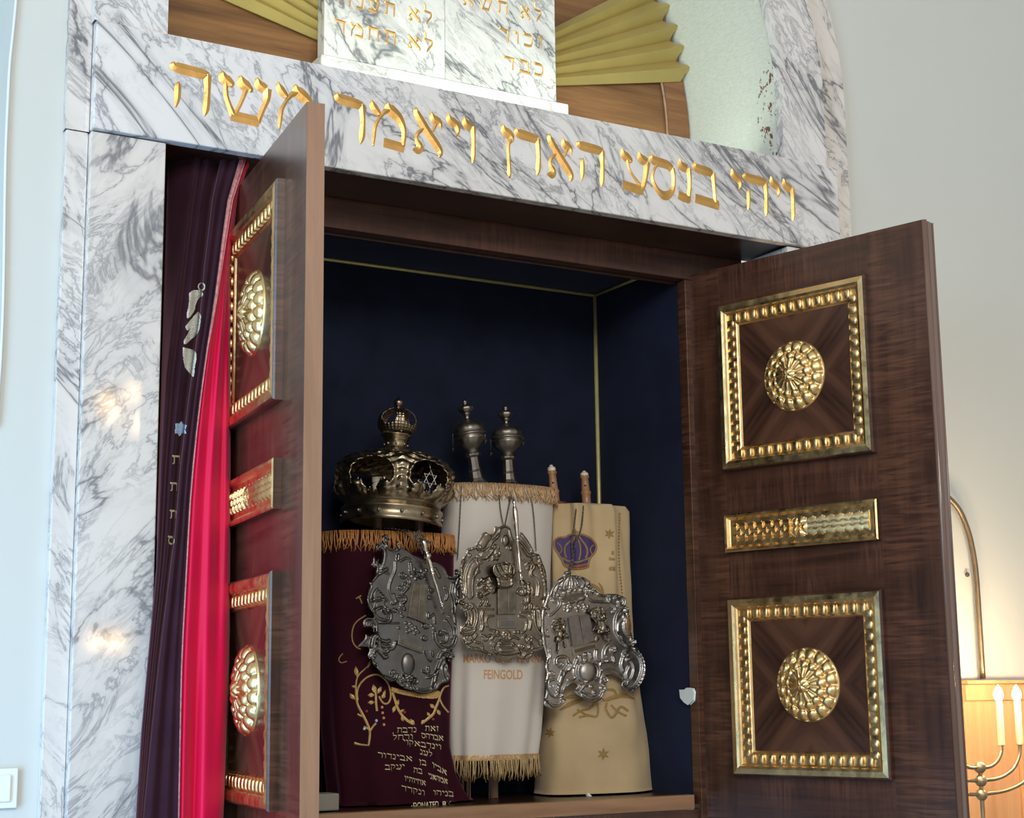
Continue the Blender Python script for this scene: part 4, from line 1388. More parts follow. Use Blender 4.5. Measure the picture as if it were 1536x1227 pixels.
# side seam with its little loops
mb = MB()
for k in range(26):
    t_ = k / 25
    p = h3(929.5 + 3.5 * t_ - 3 * math.sin(PI * t_), 771 + 118 * t_, .002)
    mb.ball(p, .0032, 6, 4)
mb.build('beaded_seam', 'dark_gold_thread', ts3, smooth=True)
Z5 = lambda L_: [(790 + x / 3.61, 740 + y / 3.61) for x, y in L_]
CROWN = [(190, 360), (172, 330), (150, 290), (152, 255), (175, 238), (205, 238), (230, 225), (255, 222), (280, 222), (310, 225), (350, 245), (377, 280), (372, 315), (345, 350), (335, 380), (330, 400), (270, 410), (210, 395)]
mb = MB()
patch(mb, Z5(CROWN), h3, .0015, .8, .0004)
mb.build('crown_patch', 'purple_thread', ts3)
mb = MB()
patch(mb, Z5([(212, 388), (262, 400), (330, 388), (332, 400), (270, 410), (214, 398)]), h3, .0024, .8)
mb.build('crown_base', 'red_thread', ts3)
mb = MB()
def c5(pts, w_, h=.0016):
    cord(mb, Z5(pts), w_ / 3.61, h3, .0020, h)
c5(CROWN + [CROWN[0]], 10)
c5([(190, 350), (230, 368), (280, 372), (340, 350)], 9)
c5([(205, 385), (260, 396), (335, 382)], 8)
c5([(215, 350), (206, 320), (210, 285), (240, 255), (262, 232)], 9)
c5([(250, 360), (248, 320), (245, 280), (258, 240)], 8)
c5([(285, 362), (292, 320), (290, 280), (275, 240)], 8)
c5([(320, 350), (330, 320), (322, 285), (300, 255), (285, 232)], 9)
c5([(175, 330), (190, 305), (180, 280), (165, 270)], 6)
c5([(355, 330), (345, 305), (355, 285), (366, 280)], 6)
c5([(250, 222), (262, 195), (270, 222)], 9)
c5([(246, 205), (262, 212), (280, 206)], 7)
mb.build('crown_outline', 'dark_gold_thread', ts3)


def star_px(cx, cy, r, hit, parent, mat, rot=0.0):
    mb = MB()
    P = [(cx + (r if k % 2 == 0 else r * .45) * math.sin(rot + k * PI / 6), cy - (r if k % 2 == 0 else r * .45) * math.cos(rot + k * PI / 6)) for k in range(12)]
    patch(mb, P, hit, .0015, .5, .0008, False)
    return mb.build('star', mat, parent)


star_px(914.5, 800.5, 8, h3, ts3, 'dark_gold_thread', .1)
star_px(905, 1131, 9.5, h3, ts3, 'dark_gold_thread', .05)
star_px(825, 1099, 8.5, h3, ts3, 'dark_gold_thread', .2)
mb = MB()
for pts in ([(445, 345), (462, 350), (478, 352), (480, 362), (447, 362)], [(445, 400), (462, 395), (482, 398), (480, 420), (446, 415)], [(458, 315), (472, 312), (474, 330), (460, 332)]):
    patch(mb, Z5(pts), h3, .0015, .6, .0006, False)
mb.build('letter', 'dark_gold_thread', ts3)
# ribbon bow under the breastplate
ZB = lambda L_: [(660 + x / 3.84, 960 + y / 3.84) for x, y in L_]
mb = MB()
def cbw(pts, w_, h=.0014):
    ws = [x / 3.84 for x in w_] if isinstance(w_, list) else w_ / 3.84
    cord(mb, ZB(pts), ws, h3, .0010, h)
cbw([(690, 405), (740, 375), (800, 350), (860, 335)], [8, 26, 24, 12])
cbw([(720, 335), (770, 325), (830, 330)], [10, 28, 16])
cbw([(765, 438), (810, 408), (860, 395), (905, 350)], 13)
cbw([(800, 445), (850, 435), (900, 440), (910, 400), (905, 365)], 14)
cbw([(790, 400), (840, 430), (880, 440)], 13)
cbw([(940, 350), (1000, 330), (1060, 320), (1120, 340)], [12, 26, 26, 8])
cbw([(960, 285), (1000, 290), (1010, 320), (970, 345), (935, 345)], 16)
cbw([(960, 360), (955, 400), (985, 445), (1010, 430), (1040, 385), (1085, 410)], 15)
cbw([(985, 375), (1020, 410), (1060, 432), (1075, 438)], 13)
cbw([(1000, 440), (1020, 400), (1045, 385)], 12)
mb.build('ribbon_bow', 'dark_gold_thread', ts3)
mb = MB()
cord(mb, [(885, 875), (893, 880), (902, 887), (906, 893)], [2, 5, 5, 2], h3, .001, .0015)
cord(mb, [(898, 874), (902, 880), (905, 887)], [1, 3, 2], h3, .001, .0015)
mb.build('ribbon_tip', 'dark_gold_thread', ts3)

# small fittings inside the ark
p = at(1033, 1044, .30)
pt = [(1024, 1036), (1030, 1036.5), (1034, 1033), (1041, 1034), (1043, 1038), (1042, 1050), (1036, 1056), (1030, 1052), (1025, 1046)]
XP = XR - 0.0015
def on_side(u, v):
    d = ray(u, v)
    return CAM + d * ((XP - CAM.x) / d.x)
mb = MB()
F = [on_side(*q_) for q_ in pt]
n = len(F)
mb.add([tuple(f) for f in F] + [(f.x - .010, f.y, f.z) for f in F], [tuple(range(n)), tuple(range(2 * n - 1, n - 1, -1))] + [(i, (i + 1) % n, n + (i + 1) % n, n + i) for i in range(n)])
o = mb.build('white_tag', 'white_plastic', origin=tuple(F[0]), bevel=.003)
tag(o, 'small white rounded plastic tag on the navy side wall by the right door', 'tag')
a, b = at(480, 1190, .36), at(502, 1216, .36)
o = MB().box(a.x - .02, b.x, .33, .40, ZS, a.z).build('wooden_block', 'shaded_block', origin=(a.x, .36, ZS), bevel=.004)
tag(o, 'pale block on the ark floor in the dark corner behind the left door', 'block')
a, b = at(879, 1189, .44), at(889, 1199, .42)
o = MB().tube([a, b], .006, 6).build('white_strap', 'white_plastic', origin=tuple(b))
tag(o, 'short white strap end sticking out below the beige mantle', 'strap')


# ------------------------------------------------------------------ the crown on the left scroll
CF = Vector((-SN, -CS, 0))
CRT = Vector((CS, -SN, 0))
cb0 = at(587, 783, .53)
ax = Vector((0.075, 0.02, 1)).normalized()
cx_ = (CRT - ax * CRT.dot(ax)).normalized()
cy_ = ax.cross(cx_)
if cy_.dot(CF) < 0:
    cy_ = -cy_


def cpt(th, r, h):
    """th = 0 faces the viewer's side of the hall, positive to the right."""
    return cb0 + ax * h + (cy_ * math.cos(th) + cx_ * math.sin(th)) * r


crown = thing('coronet', 'large tarnished openwork crown with a small crown on top, on the maroon scroll', 'Torah crown', tuple(cb0))


def ring(prof, n=64, mod=None):
    mb = MB()
    mb.grid([[cpt(2 * PI * k / n, r + (mod(2 * PI * k / n, h) if mod else 0), h) for k in range(n)] for r, h in prof], closed_u=True)
    return mb


ring([(.118, .0), (.141, -.012), (.146, -.011), (.147, -.004), (.1425, .001), (.1425, .022), (.146, .025), (.146, .031), (.139, .034), (.139, .040), (.1345, .043), (.130, .043), (.130, .0), (.118, .0)], 80).build('band', 'silver_gilt', crown, smooth=True)
mb = MB()
for k in range(14):
    th = 2 * PI * k / 14 + .28
    c = cpt(th, .1445, .0115)
    mb.ball(c, .0056, 10, 6, (1, 1, 1))
mb.build('studs', 'pewter', crown, smooth=True)
BP = [(.134, .040), (.140, .048), (.152, .066), (.163, .088), (.169, .110), (.168, .132), (.158, .156), (.140, .174), (.112, .188), (.078, .196), (.045, .199), (.034, .204)]
nT, nA = 84, 360
bt = np.linspace(0, len(BP) - 1, nT + 1)
br = np.array([p[0] for p in spline(BP, 8)])
bh_ = np.array([p[1] for p in spline(BP, 8)])
ti = np.linspace(0, len(br) - 1, nT + 1)
br, bh_ = np.interp(ti, range(len(br)), br), np.interp(ti, range(len(bh_)), bh_)
TH0 = math.radians(-17.5)


def rel(th):
    """Angle from the middle of the nearest opening."""
    d = (th - TH0 + PI / 6) % (PI / 3) - PI / 6
    return d


def opening(t):
    """Half angle of the opening at height t."""
    if t < .17 or t > .565:
        return 0.0
    q = (t - .36) / (.205 if t > .36 else .19)
    return math.radians(22) * math.sqrt(max(0, 1 - abs(q) ** 2.3))


rows = []
for i in range(nT + 1):
    t = i / nT
    row = []
    o_ = opening(t)
    for k in range(nA):
        th = 2 * PI * k / nA
        d = rel(th)
        ad = abs(d)
        h = 0.0
        rib = (PI / 6 - ad) / (PI / 6)          # 1 in the middle of a rib
        if t > .10:
            # acanthus lobes running up each rib and over the shoulder
            xr = PI / 6 - ad
            lob = abs(math.sin(11 * PI * t + 9 * xr))
            vein = abs(math.cos(13 * xr + .4))
            h = .0085 * lob ** .8 * (.25 + .75 * vein) * min(1, (t - .10) / .1)
            if .36 < t < .46 and rib > .5:
                h = .002 + .012 * math.sin(PI * (t - .36) / .10) * math.sqrt(max(0, 1 - ((1 - rib) / .5) ** 2))
            if t < .34:
                lf = abs(rib - .52)
                h += .012 * max(0, 1 - (lf / .26) ** 2) * math.sin(PI * min(1, max(0, (t - .10) / .22)))
            if t > .56:
                h += .007 * abs(math.cos(15 * th + 20 * t)) * math.sin(PI * min(1, (t - .56) / .36))
        if o_ > 0 and 0 < ad - o_ < .07:
            h += .0045 * math.cos((ad - o_) / .07 * PI / 2)
        if t > .92:
            h *= (1 - t) / .08
        row.append(cpt(th, br[i] + h, bh_[i]))
    rows.append(row)


def keep_body(i, k):
    t = (i + .5) / nT
    th = 2 * PI * (k + .5) / nA
    d = rel(th)
    o_ = opening(t)
    if o_ > 0 and abs(d) < o_:
        # a pair of leaves curls up into the foot of each opening
        lf = (abs(d) / .384 - .60) / .36
        if abs(lf) < 1 and t < .185 + .125 * (1 - lf * lf) + .008 * math.cos(14 * lf):
            return True
        if abs(d) < .05 and t < .215:
            return True
        return False
    return True


MB().grid(rows, closed_u=True, keep=keep_body).build('openwork_body', 'silver_gilt', crown, smooth=True, solid=.002)
ring([(.036, .198), (.043, .203), (.040, .208), (.033, .212), (.033, .236), (.038, .240), (.036, .246), (.046, .250), (.046, .253), (.02, .253)], 48).build('neck', 'silver_gilt', crown, smooth=True)
mb = MB()
for k in range(8):
    mb.ball(cpt(2 * PI * k / 8 + .1, .0335, .224), .0045, 8, 6)
mb.build('neck_studs', 'silver_gilt', crown, smooth=True)
rows = []
nt2, na2 = 44, 200
for i in range(nt2 + 1):
    t = i / nt2
    ph = -0.75 + (PI / 2 + .68) * t
    r, hz = .0565 * math.cos(ph) + .0008, .290 + .044 * math.sin(ph)
    rows.append([cpt(2 * PI * k / na2, r + .0028 * abs(math.sin(12 * PI * t)) * abs(math.cos(15 * 2 * PI * k / na2)), hz) for k in range(na2)])


def keep_top(i, k):
    t = (i + .5) / nt2
    th = 2 * PI * (k + .5) / na2
    d = (th - math.radians(-22) + PI / 5) % (2 * PI / 5) - PI / 5
    if .2 < t < .80:
        q = (t - .5) / .3
        return abs(d) > math.radians(25 if q < 0 else 25 * (1 - .35 * q)) * math.sqrt(max(0, 1 - abs(q) ** 2.4))
    return True


MB().grid(rows, closed_u=True, keep=keep_top).build('small_crown', 'silver_gilt', crown, smooth=True, solid=.0015)
ring([(.010, .331), (.006, .335), (.0075, .338), (.0125, .343), (.0145, .350), (.0125, .357), (.007, .361), (.0035, .365), (.0001, .366)], 24).build('finial', 'silver_gilt', crown, smooth=True)
# hanging star of David in the right-hand opening
mb = MB()
thc = TH0 + PI / 3
sc_ = cpt(thc, .166, .106)
e1_ = (cx_ * math.cos(thc) - cy_ * math.sin(thc))
e2_ = ax
en_ = (cy_ * math.cos(thc) + cx_ * math.sin(thc))
for a0 in (PI / 2, -PI / 2):
    T = [sc_ + (e1_ * math.cos(a0 + 2 * PI * k / 3) + e2_ * math.sin(a0 + 2 * PI * k / 3)) * .0250 for k in range(3)]
    mb.tube(T, .0024, 6, closed=True)
mb.build('star_of_david', 'bright_silver', crown, smooth=False)
mb = MB()
mb.tube([sc_ + e2_ * .0265, sc_ + e2_ * .046 - en_ * .006], .0012, 6)
mb.tube([sc_ - e2_ * .0265, sc_ - e2_ * .040], .0016, 6)
mb.build('star_mount', 'silver_gilt', crown, smooth=True)

# ------------------------------------------------------------------ rimonim on the middle scroll
def rimon(u0, v0, u1, v1, y, label, bells):
    a, b = at(u0, v0, y), at(u1, v1, y)
    d = (b - a)
    L_ = d.length
    d.normalize()
    t = thing('torah_finial', label, 'Torah finial', tuple(a), 'silver finials on the white scroll')
    hexm = lambda th, h: 1.0
    k = L_ / .256
    P = lambda L: [(r, h * k) for r, h in L]
    MB().lathe(P([(.0001, -.004), (.031, -.004), (.031, .003), (.026, .010), (.021, .020), (.019, .036), (.0185, .040), (.0205, .043), (.0185, .046), (.0175, .050), (.0165, .084), (.0175, .086), (.0235, .090), (.0240, .095), (.0200, .099), (.0160, .103)]), a, d, 10).build('stem', 'pewter', t, smooth=False, bevel=.0008)
    MB().lathe(P([(.0165, .101), (.0180, .108), (.0210, .113), (.0300, .120), (.0400, .131), (.0450, .143), (.0455, .149), (.0430, .152), (.0430, .155), (.0490, .157), (.0495, .161), (.0440, .165)]), a, d, 40, mod=lambda th, h: 1 + .025 * math.cos(12 * th) * (1 if .112 * k < h < .145 * k else 0)).build('urn', 'pewter', t, smooth=True)
    MB().lathe(P([(.0440, .164), (.0455, .170), (.0440, .177), (.0385, .187), (.0300, .195), (.0200, .201), (.0120, .204), (.0090, .206)]), a, d, 72, mod=lambda th, h: 1 + .045 * abs(math.sin(6 * th + 40 * h)) ** .6 * math.sin(PI * min(1, max(0, (h / k - .166) / .036)))).build('dome', 'pewter', t, smooth=True)
    MB().lathe(P([(.0090, .205), (.0075, .210), (.0080, .216), (.0125, .219), (.0130, .222), (.0100, .224)]), a, d, 20).build('neck', 'pewter', t, smooth=True)
    MB().lathe(P([(.0100, .223), (.0170, .228), (.0225, .236), (.0215, .243), (.0150, .247), (.0080, .249), (.0060, .252), (.0085, .256), (.0080, .261), (.0040, .265), (.0001, .266)]), a, d, 40, mod=lambda th, h: 1 + .10 * abs(math.cos(4 * th)) * (1 if h < .248 * k else 0)).build('crownlet', 'pewter', t, smooth=True)
    for (du, h0, drop) in bells:
        p0 = a + d * h0 * k + CRT * du
        p1 = p0 - Vector((0, 0, drop))
        MB().tube([a + d * h0 * k + CRT * du * .9, p0, p1], .0009, 5).build('chain', 'pewter', t, smooth=True)
        MB().lathe([(.0005, 0), (.003, -.001), (.004, -.006), (.0065, -.010), (.0085, -.0115), (.0001, -.0105)], p1, (0, 0, 1), 12).build('bell', 'silver_warm', t, smooth=True)
        MB().ball(p1 - Vector((0, 0, .0145)), .0022, 6, 5).build('clapper', 'silver_warm', t, smooth=True)


rimon(716, 727, 697, 604, .555, 'left dark silver finial with an onion bulb on the white scroll', [(-.050, .158, .036), (.047, .156, .010)])
rimon(764, 729, 758, 613, .555, 'right dark silver finial, bulb between its twin and the beige scroll', [(-.049, .158, .036), (.049, .158, .006)])


# ------------------------------------------------------------------ chased breastplates
def relief(name, parent, mat, outline, Y, strokes, domes=(), rects=(), step=.75, tilt=(0.0, 0.0), noise=.0004, solid=.0022, base_r=3.2, holes=()):
    """Repoussé sheet: outline and tools traced from the photograph in pixels, raised towards -y from the upright plane Y.
    strokes (points, half width, height); domes (u, v, half width, half height, height); rects (quad, height)."""
    P = [p[:2] for p in spline(list(outline) + [outline[0]], 5)]
    P = np.array(P)
    u0, v0 = P.min(0) - 1
    u1, v1 = P.max(0) + 1
    us, vs = np.arange(u0, u1 + step, step), np.arange(v0, v1 + step, step)
    U, V = np.meshgrid(us, vs)
    Hm = np.zeros_like(U)

    def dist(pts, U, V):
        D = np.full(U.shape, 1e9)
        for i in range(len(pts) - 1):
            a, b = pts[i], pts[i + 1]
            ab = b - a
            L2 = (ab ** 2).sum() + 1e-9
            t = np.clip(((U - a[0]) * ab[0] + (V - a[1]) * ab[1]) / L2, 0, 1)
            D = np.minimum(D, np.hypot(U - a[0] - t * ab[0], V - a[1] - t * ab[1]))
        return D
    dO = dist(P, U, V)
    Hm += .003 * np.sqrt(np.clip(1 - ((dO - 1.8) / 1.9) ** 2, 0, 1))           # rolled rim
    Hm += .004 * np.clip(dO / 22, 0, 1) ** .5                                   # the sheet swells from the rim
    for (pts, r, h) in strokes:
        q = np.array([p[:2] for p in (spline(pts, 5) if len(pts) > 2 else pts)], float)
        lo_, hi_ = q.min(0) - r - 1, q.max(0) + r + 1
        j0, j1 = np.searchsorted(vs, [lo_[1], hi_[1]])
        i0, i1 = np.searchsorted(us, [lo_[0], hi_[0]])
        if j1 <= j0 or i1 <= i0:
            continue
        D = dist(q, U[j0:j1, i0:i1], V[j0:j1, i0:i1])
        Hm[j0:j1, i0:i1] += 1.35 * h * np.sqrt(np.clip(1 - (D / r) ** 2, 0, 1))
    for (cu, cv, ru, rv_, h) in domes:
        q = ((U - cu) / ru) ** 2 + ((V - cv) / rv_) ** 2
        Hm += h * np.sqrt(np.clip(1 - q, 0, 1))
    for quad, h in rects:
        Hm[inside(quad, U, V)] += h
    rng = np.random.RandomState(3)
    for _ in range(1):
        Hm[1:-1, 1:-1] = (Hm[1:-1, 1:-1] * 4 + Hm[:-2, 1:-1] + Hm[2:, 1:-1] + Hm[1:-1, :-2] + Hm[1:-1, 2:]) / 8
    Hm += noise * rng.rand(*Hm.shape)
    cu, cv = (U[:-1, :-1] + U[1:, 1:]) / 2, (V[:-1, :-1] + V[1:, 1:]) / 2
    k = inside(P, cu, cv)
    for hp in holes:
        k &= ~inside([p[:2] for p in spline(list(hp) + [hp[0]], 5)], cu, cv)
    used = np.zeros(U.shape, bool)
    used[:-1, :-1] |= k
    used[1:, :-1] |= k
    used[:-1, 1:] |= k
    used[1:, 1:] |= k
    idx = -np.ones(U.shape, int)
    idx[used] = np.arange(used.sum())
    uu, vv, hh_ = U[used], V[used], Hm[used]
    dx = (uu - 768) / FPX
    dz = -(vv - 613.5) / FPX
    dirs = RC[:, 0][None] * dx[:, None] + RC[:, 1][None] + RC[:, 2][None] * dz[:, None]
    # plane y = Y + tilt_x (x - xc) + tilt_z (z - zc)
    c = at((u0 + u1) / 2, (v0 + v1) / 2, Y)
    nrm = np.array([-tilt[0], 1.0, -tilt[1]])
    num = nrm @ (np.array(c) - np.array(CAM))
    t = num / (dirs @ nrm)
    pts = np.array(CAM)[None] + dirs * t[:, None]
    nu = nrm / np.linalg.norm(nrm)
    pts -= nu[None] * hh_[:, None]
    jj, ii = np.nonzero(k)
    faces = np.stack([idx[jj, ii], idx[jj, ii + 1], idx[jj + 1, ii + 1], idx[jj + 1, ii]], 1)
    mb = MB()
    mb.v = [tuple(p) for p in pts]
    mb.f = [tuple(int(x) for x in f) for f in faces]
    mb.mi = [0] * len(mb.f)
    o = mb.build(name, mat, parent, smooth=True)
    return o, (lambda u, v, off=0.0, c=c, nrm=nrm, nu=nu: (lambda d: CAM + d * (float(nrm @ (np.array(c) - np.array(CAM))) / float(nrm @ np.array(d))) - Vector(nu) * off)(ray(u, v)))


def vol(cx, cy, r, a0, turns, n=22, r1=.12):
    """Volute: spiral from radius r to r*r1 starting at angle a0 (degrees, y down); negative turns wind the other way."""
    return [(cx + r * (1 - (1 - r1) * k / n) * math.cos(math.radians(a0) + 2 * PI * turns * k / n), cy + r * (1 - (1 - r1) * k / n) * math.sin(math.radians(a0) + 2 * PI * turns * k / n)) for k in range(n + 1)]


def sc(L, ox, oy, k):
    return [(ox + x / k, oy + y / k) for x, y in L]


def ribbon_part(name, mat, parent, quad, plane, off, th, bevel=.0008, round_top=False):
    """Small raised plaque: quad of pixels on the plate's plane, raised by th."""
    P = list(quad)
    if round_top:                                # two rounded heads between the first two corners
        (ax_, ay_), (bx_, by_) = P[0], P[1]
        top = []
        for k in range(13):
            a = PI - PI * k / 12
            top.append((ax_ + (bx_ - ax_) * (.5 + .5 * math.cos(a)), ay_ + (by_ - ay_) * (.5 + .5 * math.cos(a)) - round_top * math.sin(a)))
        P = top + P[2:]
    F = [plane(u, v, off + th) for u, v in P]
    B = [plane(u, v, off - .003) for u, v in P]
    n = len(P)
    mb = MB().add([tuple(p) for p in F + B], [tuple(range(n)), tuple(range(2 * n - 1, n - 1, -1))] + [(i, n + i, n + (i + 1) % n, (i + 1) % n) for i in range(n)])
    return mb.build(name, mat, parent, bevel=bevel)


def chain(name, mat, parent, pts, r=.0016, pitch=.0062):
    """Link chain along points."""
    P = [Vector(p) for p in spline([tuple(p) for p in pts], 8)] if len(pts) > 2 else [Vector(pts[0]), Vector(pts[1])]
    d = [0.0]
    for i in range(len(P) - 1):
        d.append(d[-1] + (P[i + 1] - P[i]).length)
    mb = MB()
    m = max(2, int(d[-1] / pitch))
    for k in range(m):
        s = d[-1] * (k + .5) / m
        i = max(0, min(len(P) - 2, int(np.searchsorted(d, s)) - 1))
        t = (s - d[i]) / max(1e-6, d[i + 1] - d[i])
        c = P[i].lerp(P[i + 1], t)
        ta = (P[i + 1] - P[i]).normalized()
        sd = ta.cross(Vector((0, 1, 0))).normalized() if k % 2 else ta.cross(ta.cross(Vector((0, 1, 0)))).normalized()
        L_ = pitch * .66
        w_ = pitch * .34
        mb.tube([c + ta * L_ * math.cos(a) + sd * w_ * math.sin(a) for a in [2 * PI * q / 8 for q in range(8)]], r * .55, 5, closed=True)
    return mb.build(name, mat, parent, smooth=True)


def lion(name, mat, parent, plane_args, body, legs, mane, tail):
    pass


# ---- middle breastplate
A3 = lambda L: sc(L, 680, 780, 10.24)
A4 = lambda L: sc(L, 680, 885, 10.24)
out = A3([(790, 72), (720, 98), (690, 108), (620, 104), (612, 170), (570, 220), (520, 205), (490, 186), (430, 215), (370, 310), (310, 410), (255, 425), (200, 440), (190, 500), (150, 560), (120, 630), (100, 720), (108, 820), (95, 900), (105, 1000), (128, 1110)])
out += A4([(140, 110), (75, 150), (72, 210), (115, 290), (170, 360), (186, 440), (165, 520), (105, 550), (92, 640), (118, 740), (180, 845), (240, 915), (320, 945), (420, 955), (500, 995), (580, 1015), (690, 1055), (770, 1085), (840, 1085), (910, 1055), (1000, 1040), (1080, 1072), (1150, 1058), (1205, 1020), (1230, 962), (1300, 942), (1400, 900), (1480, 850), (1492, 740), (1468, 650), (1425, 590), (1385, 500), (1400, 400), (1478, 320), (1482, 240), (1410, 215), (1418, 120)])
out += A3([(1435, 1090), (1430, 980), (1420, 850), (1400, 750), (1355, 640), (1310, 530), (1240, 510), (1200, 420), (1130, 300), (1035, 190), (985, 235), (940, 300), (900, 250), (865, 120)])
st, dm = [], []
for pts, r, h in [([(180, 1170), (172, 1000), (182, 850), (232, 700), (300, 615), (345, 600)], 22, .003), ([(340, 620), (370, 700), (350, 800), (300, 900), (285, 1010), (290, 1170)], 16, .002),
                  ([(1280, 1170), (1288, 1000), (1245, 885), (1180, 850), (1190, 780), (1220, 720), (1195, 660)], 20, .003), ([(1400, 1170), (1400, 1000), (1370, 830), (1320, 700)], 26, .002),
                  ([(240, 1170), (235, 1000), (265, 800), (320, 690)], 55, .0035), ([(1345, 1170), (1345, 1000), (1310, 850), (1245, 740)], 60, .0035),
                  ([(350, 430), (400, 490), (470, 490), (540, 420), (590, 330), (650, 280), (690, 230)], 20, .003), ([(370, 560), (430, 600), (520, 570), (590, 480), (620, 400)], 18, .003),
                  ([(430, 400), (470, 320), (520, 270)], 60, .003), ([(430, 545), (500, 530), (560, 460)], 38, .003), ([(960, 290), (1050, 380), (1120, 480), (1180, 540), (1240, 540)], 18, .003),
                  ([(980, 470), (1020, 580), (1100, 650), (1180, 650)], 18, .003), ([(1040, 290), (1100, 380), (1170, 480)], 55, .003), ([(1030, 480), (1090, 580), (1160, 610)], 45, .003),
                  ([(710, 130), (780, 95), (850, 130)], 16, .003), ([(660, 260), (700, 190), (720, 130)], 14, .002)]:
    st.append((A3(pts), r / 10.24, h))
for c in [(385, 425, 42, 90, 1.3), (250, 445, 42, 180, 1.2), (160, 640, 34, 100, 1.2), (130, 705, 30, 100, 1.2), (245, 545, 30, 100, 1.1), (640, 410, 45, 0, 1.3), (660, 500, 50, 90, -1.2), (620, 580, 34, 0, 1.2), (850, 440, 40, 180, 1.2), (1000, 420, 38, 0, 1.2), (1185, 490, 26, 0, 1.2), (1120, 690, 36, 0, 1.2), (1140, 740, 26, 90, 1.2), (370, 790, 22, 0, 1.2), (400, 650, 28, 0, 1.2), (1270, 560, 40, 0, 1.1)]:
    st.append((A3(vol(*c)), .9, .0028))
for k in range(7):
    dm.append(A3([(1315 + 12 * k, 640 + 66 * k * .9)])[0] + (1.9, 1.9, .003))
    dm.append(A3([(118 + 2 * (k % 2), 800 + 55 * k)])[0] + (1.8, 2.4, .002))
dm.append(A3([(790, 320)])[0] + (5.5, 8.5, .007))
for k in range(16):
    dm.append(A3([(560 + random.uniform(-60, 130), 560 + random.uniform(-120, 60))])[0] + (1.6, 1.6, .002))
for pts, r, h in [([(190, 290), (215, 380), (190, 490), (150, 530)], 20, .004), ([(240, 300), (300, 260), (345, 330), (345, 470), (300, 590), (240, 600)], 20, .0035), ([(245, 330), (270, 400), (262, 520)], 30, .004),
                  ([(360, 300), (600, 300)], 12, .002), ([(440, 340), (425, 420), (440, 540), (420, 620)], 22, .003), ([(500, 560), (490, 470), (520, 410), (600, 400)], 14, .0028), ([(510, 560), (540, 610), (590, 620)], 14, .0028),
                  ([(1000, 405), (1080, 430), (1115, 520), (1090, 620), (1040, 660)], 14, .0028), ([(1160, 400), (1180, 480), (1160, 600)], 20, .003), ([(1230, 330), (1230, 450), (1260, 580), (1340, 690), (1440, 720)], 24, .004),
                  ([(1310, 330), (1330, 450), (1330, 560)], 34, .004), ([(1380, 330), (1400, 440), (1395, 520)], 16, .003), ([(1020, 345), (1190, 345)], 12, .002),
                  ([(120, 660), (180, 690), (270, 670), (330, 600)], 20, .0035), ([(170, 820), (240, 810), (310, 740), (340, 690)], 18, .003),
                  ([(700, 760), (640, 800), (600, 900), (640, 960)], 18, .0035), ([(570, 760), (620, 700), (700, 710), (750, 760), (830, 770), (900, 720), (980, 750)], 18, .0035), ([(690, 860), (760, 880), (850, 880), (900, 850)], 14, .003),
                  ([(650, 970), (760, 990), (860, 985), (990, 960)], 18, .003), ([(900, 830), (960, 890), (1010, 980)], 24, .0035), ([(720, 820), (880, 820)], 18, .003), ([(730, 930), (960, 930)], 30, .003),
                  ([(1040, 900), (1090, 930), (1150, 890), (1150, 830)], 16, .003), ([(420, 700), (480, 720), (540, 700)], 18, .003), ([(330, 800), (420, 830), (440, 900)], 18, .003), ([(330, 900), (420, 920), (500, 960)], 20, .003),
                  ([(1060, 1040), (1110, 980), (1190, 960)], 22, .003), ([(1200, 900), (1300, 880), (1400, 860)], 18, .003), ([(1190, 720), (1260, 780), (1300, 850)], 14, .003), ([(1100, 700), (1060, 740), (1110, 800), (1190, 820)], 16, .003)]:
    st.append((A4(pts), r / 10.24, h))
for c in [(165, 585, 50, 0, 1.4), (150, 295, 34, 0, 1.3), (115, 190, 40, 0, 1.2), (470, 745, 40, 0, 1.3), (600, 830, 36, 90, 1.2), (1030, 860, 42, 0, 1.3), (1160, 760, 46, 180, -1.3), (1415, 625, 40, 180, -1.3), (1400, 280, 40, 0, 1.2), (1410, 370, 26, 0, 1.2), (1200, 880, 36, 90, 1.2), (550, 700, 30, 0, 1.2), (270, 890, 36, 0, 1.2), (1270, 280, 34, 180, 1.2), (270, 225, 26, 0, 1.1)]:
    st.append((A4(vol(*c)), 1.0, .003))
for k in range(3):
    st.append((A4([(165 + 50 * k, 730), (172 + 50 * k, 790)]), 1.5, .003))
    st.append((A4([(1345 + 48 * k, 780), (1350 + 48 * k, 830)]), 1.5, .003))
for (x, y) in [(620, 630), (670, 650), (940, 650), (990, 650), (110, 200), (150, 215), (200, 235), (1380, 290), (1410, 270), (1440, 290), (1350, 300), (1340, 965), (560, 1000), (700, 820)]:
    dm.append(A4([(x, y)])[0] + (2.4, 2.4, .004))
for k in range(8):
    dm.append(A4([(805 + 48 * math.cos(k * PI / 4), 690 + 48 * math.sin(k * PI / 4))])[0] + (2.0, 2.0, .003))
dm.append(A4([(805, 690)])[0] + (2.6, 2.6, .004))
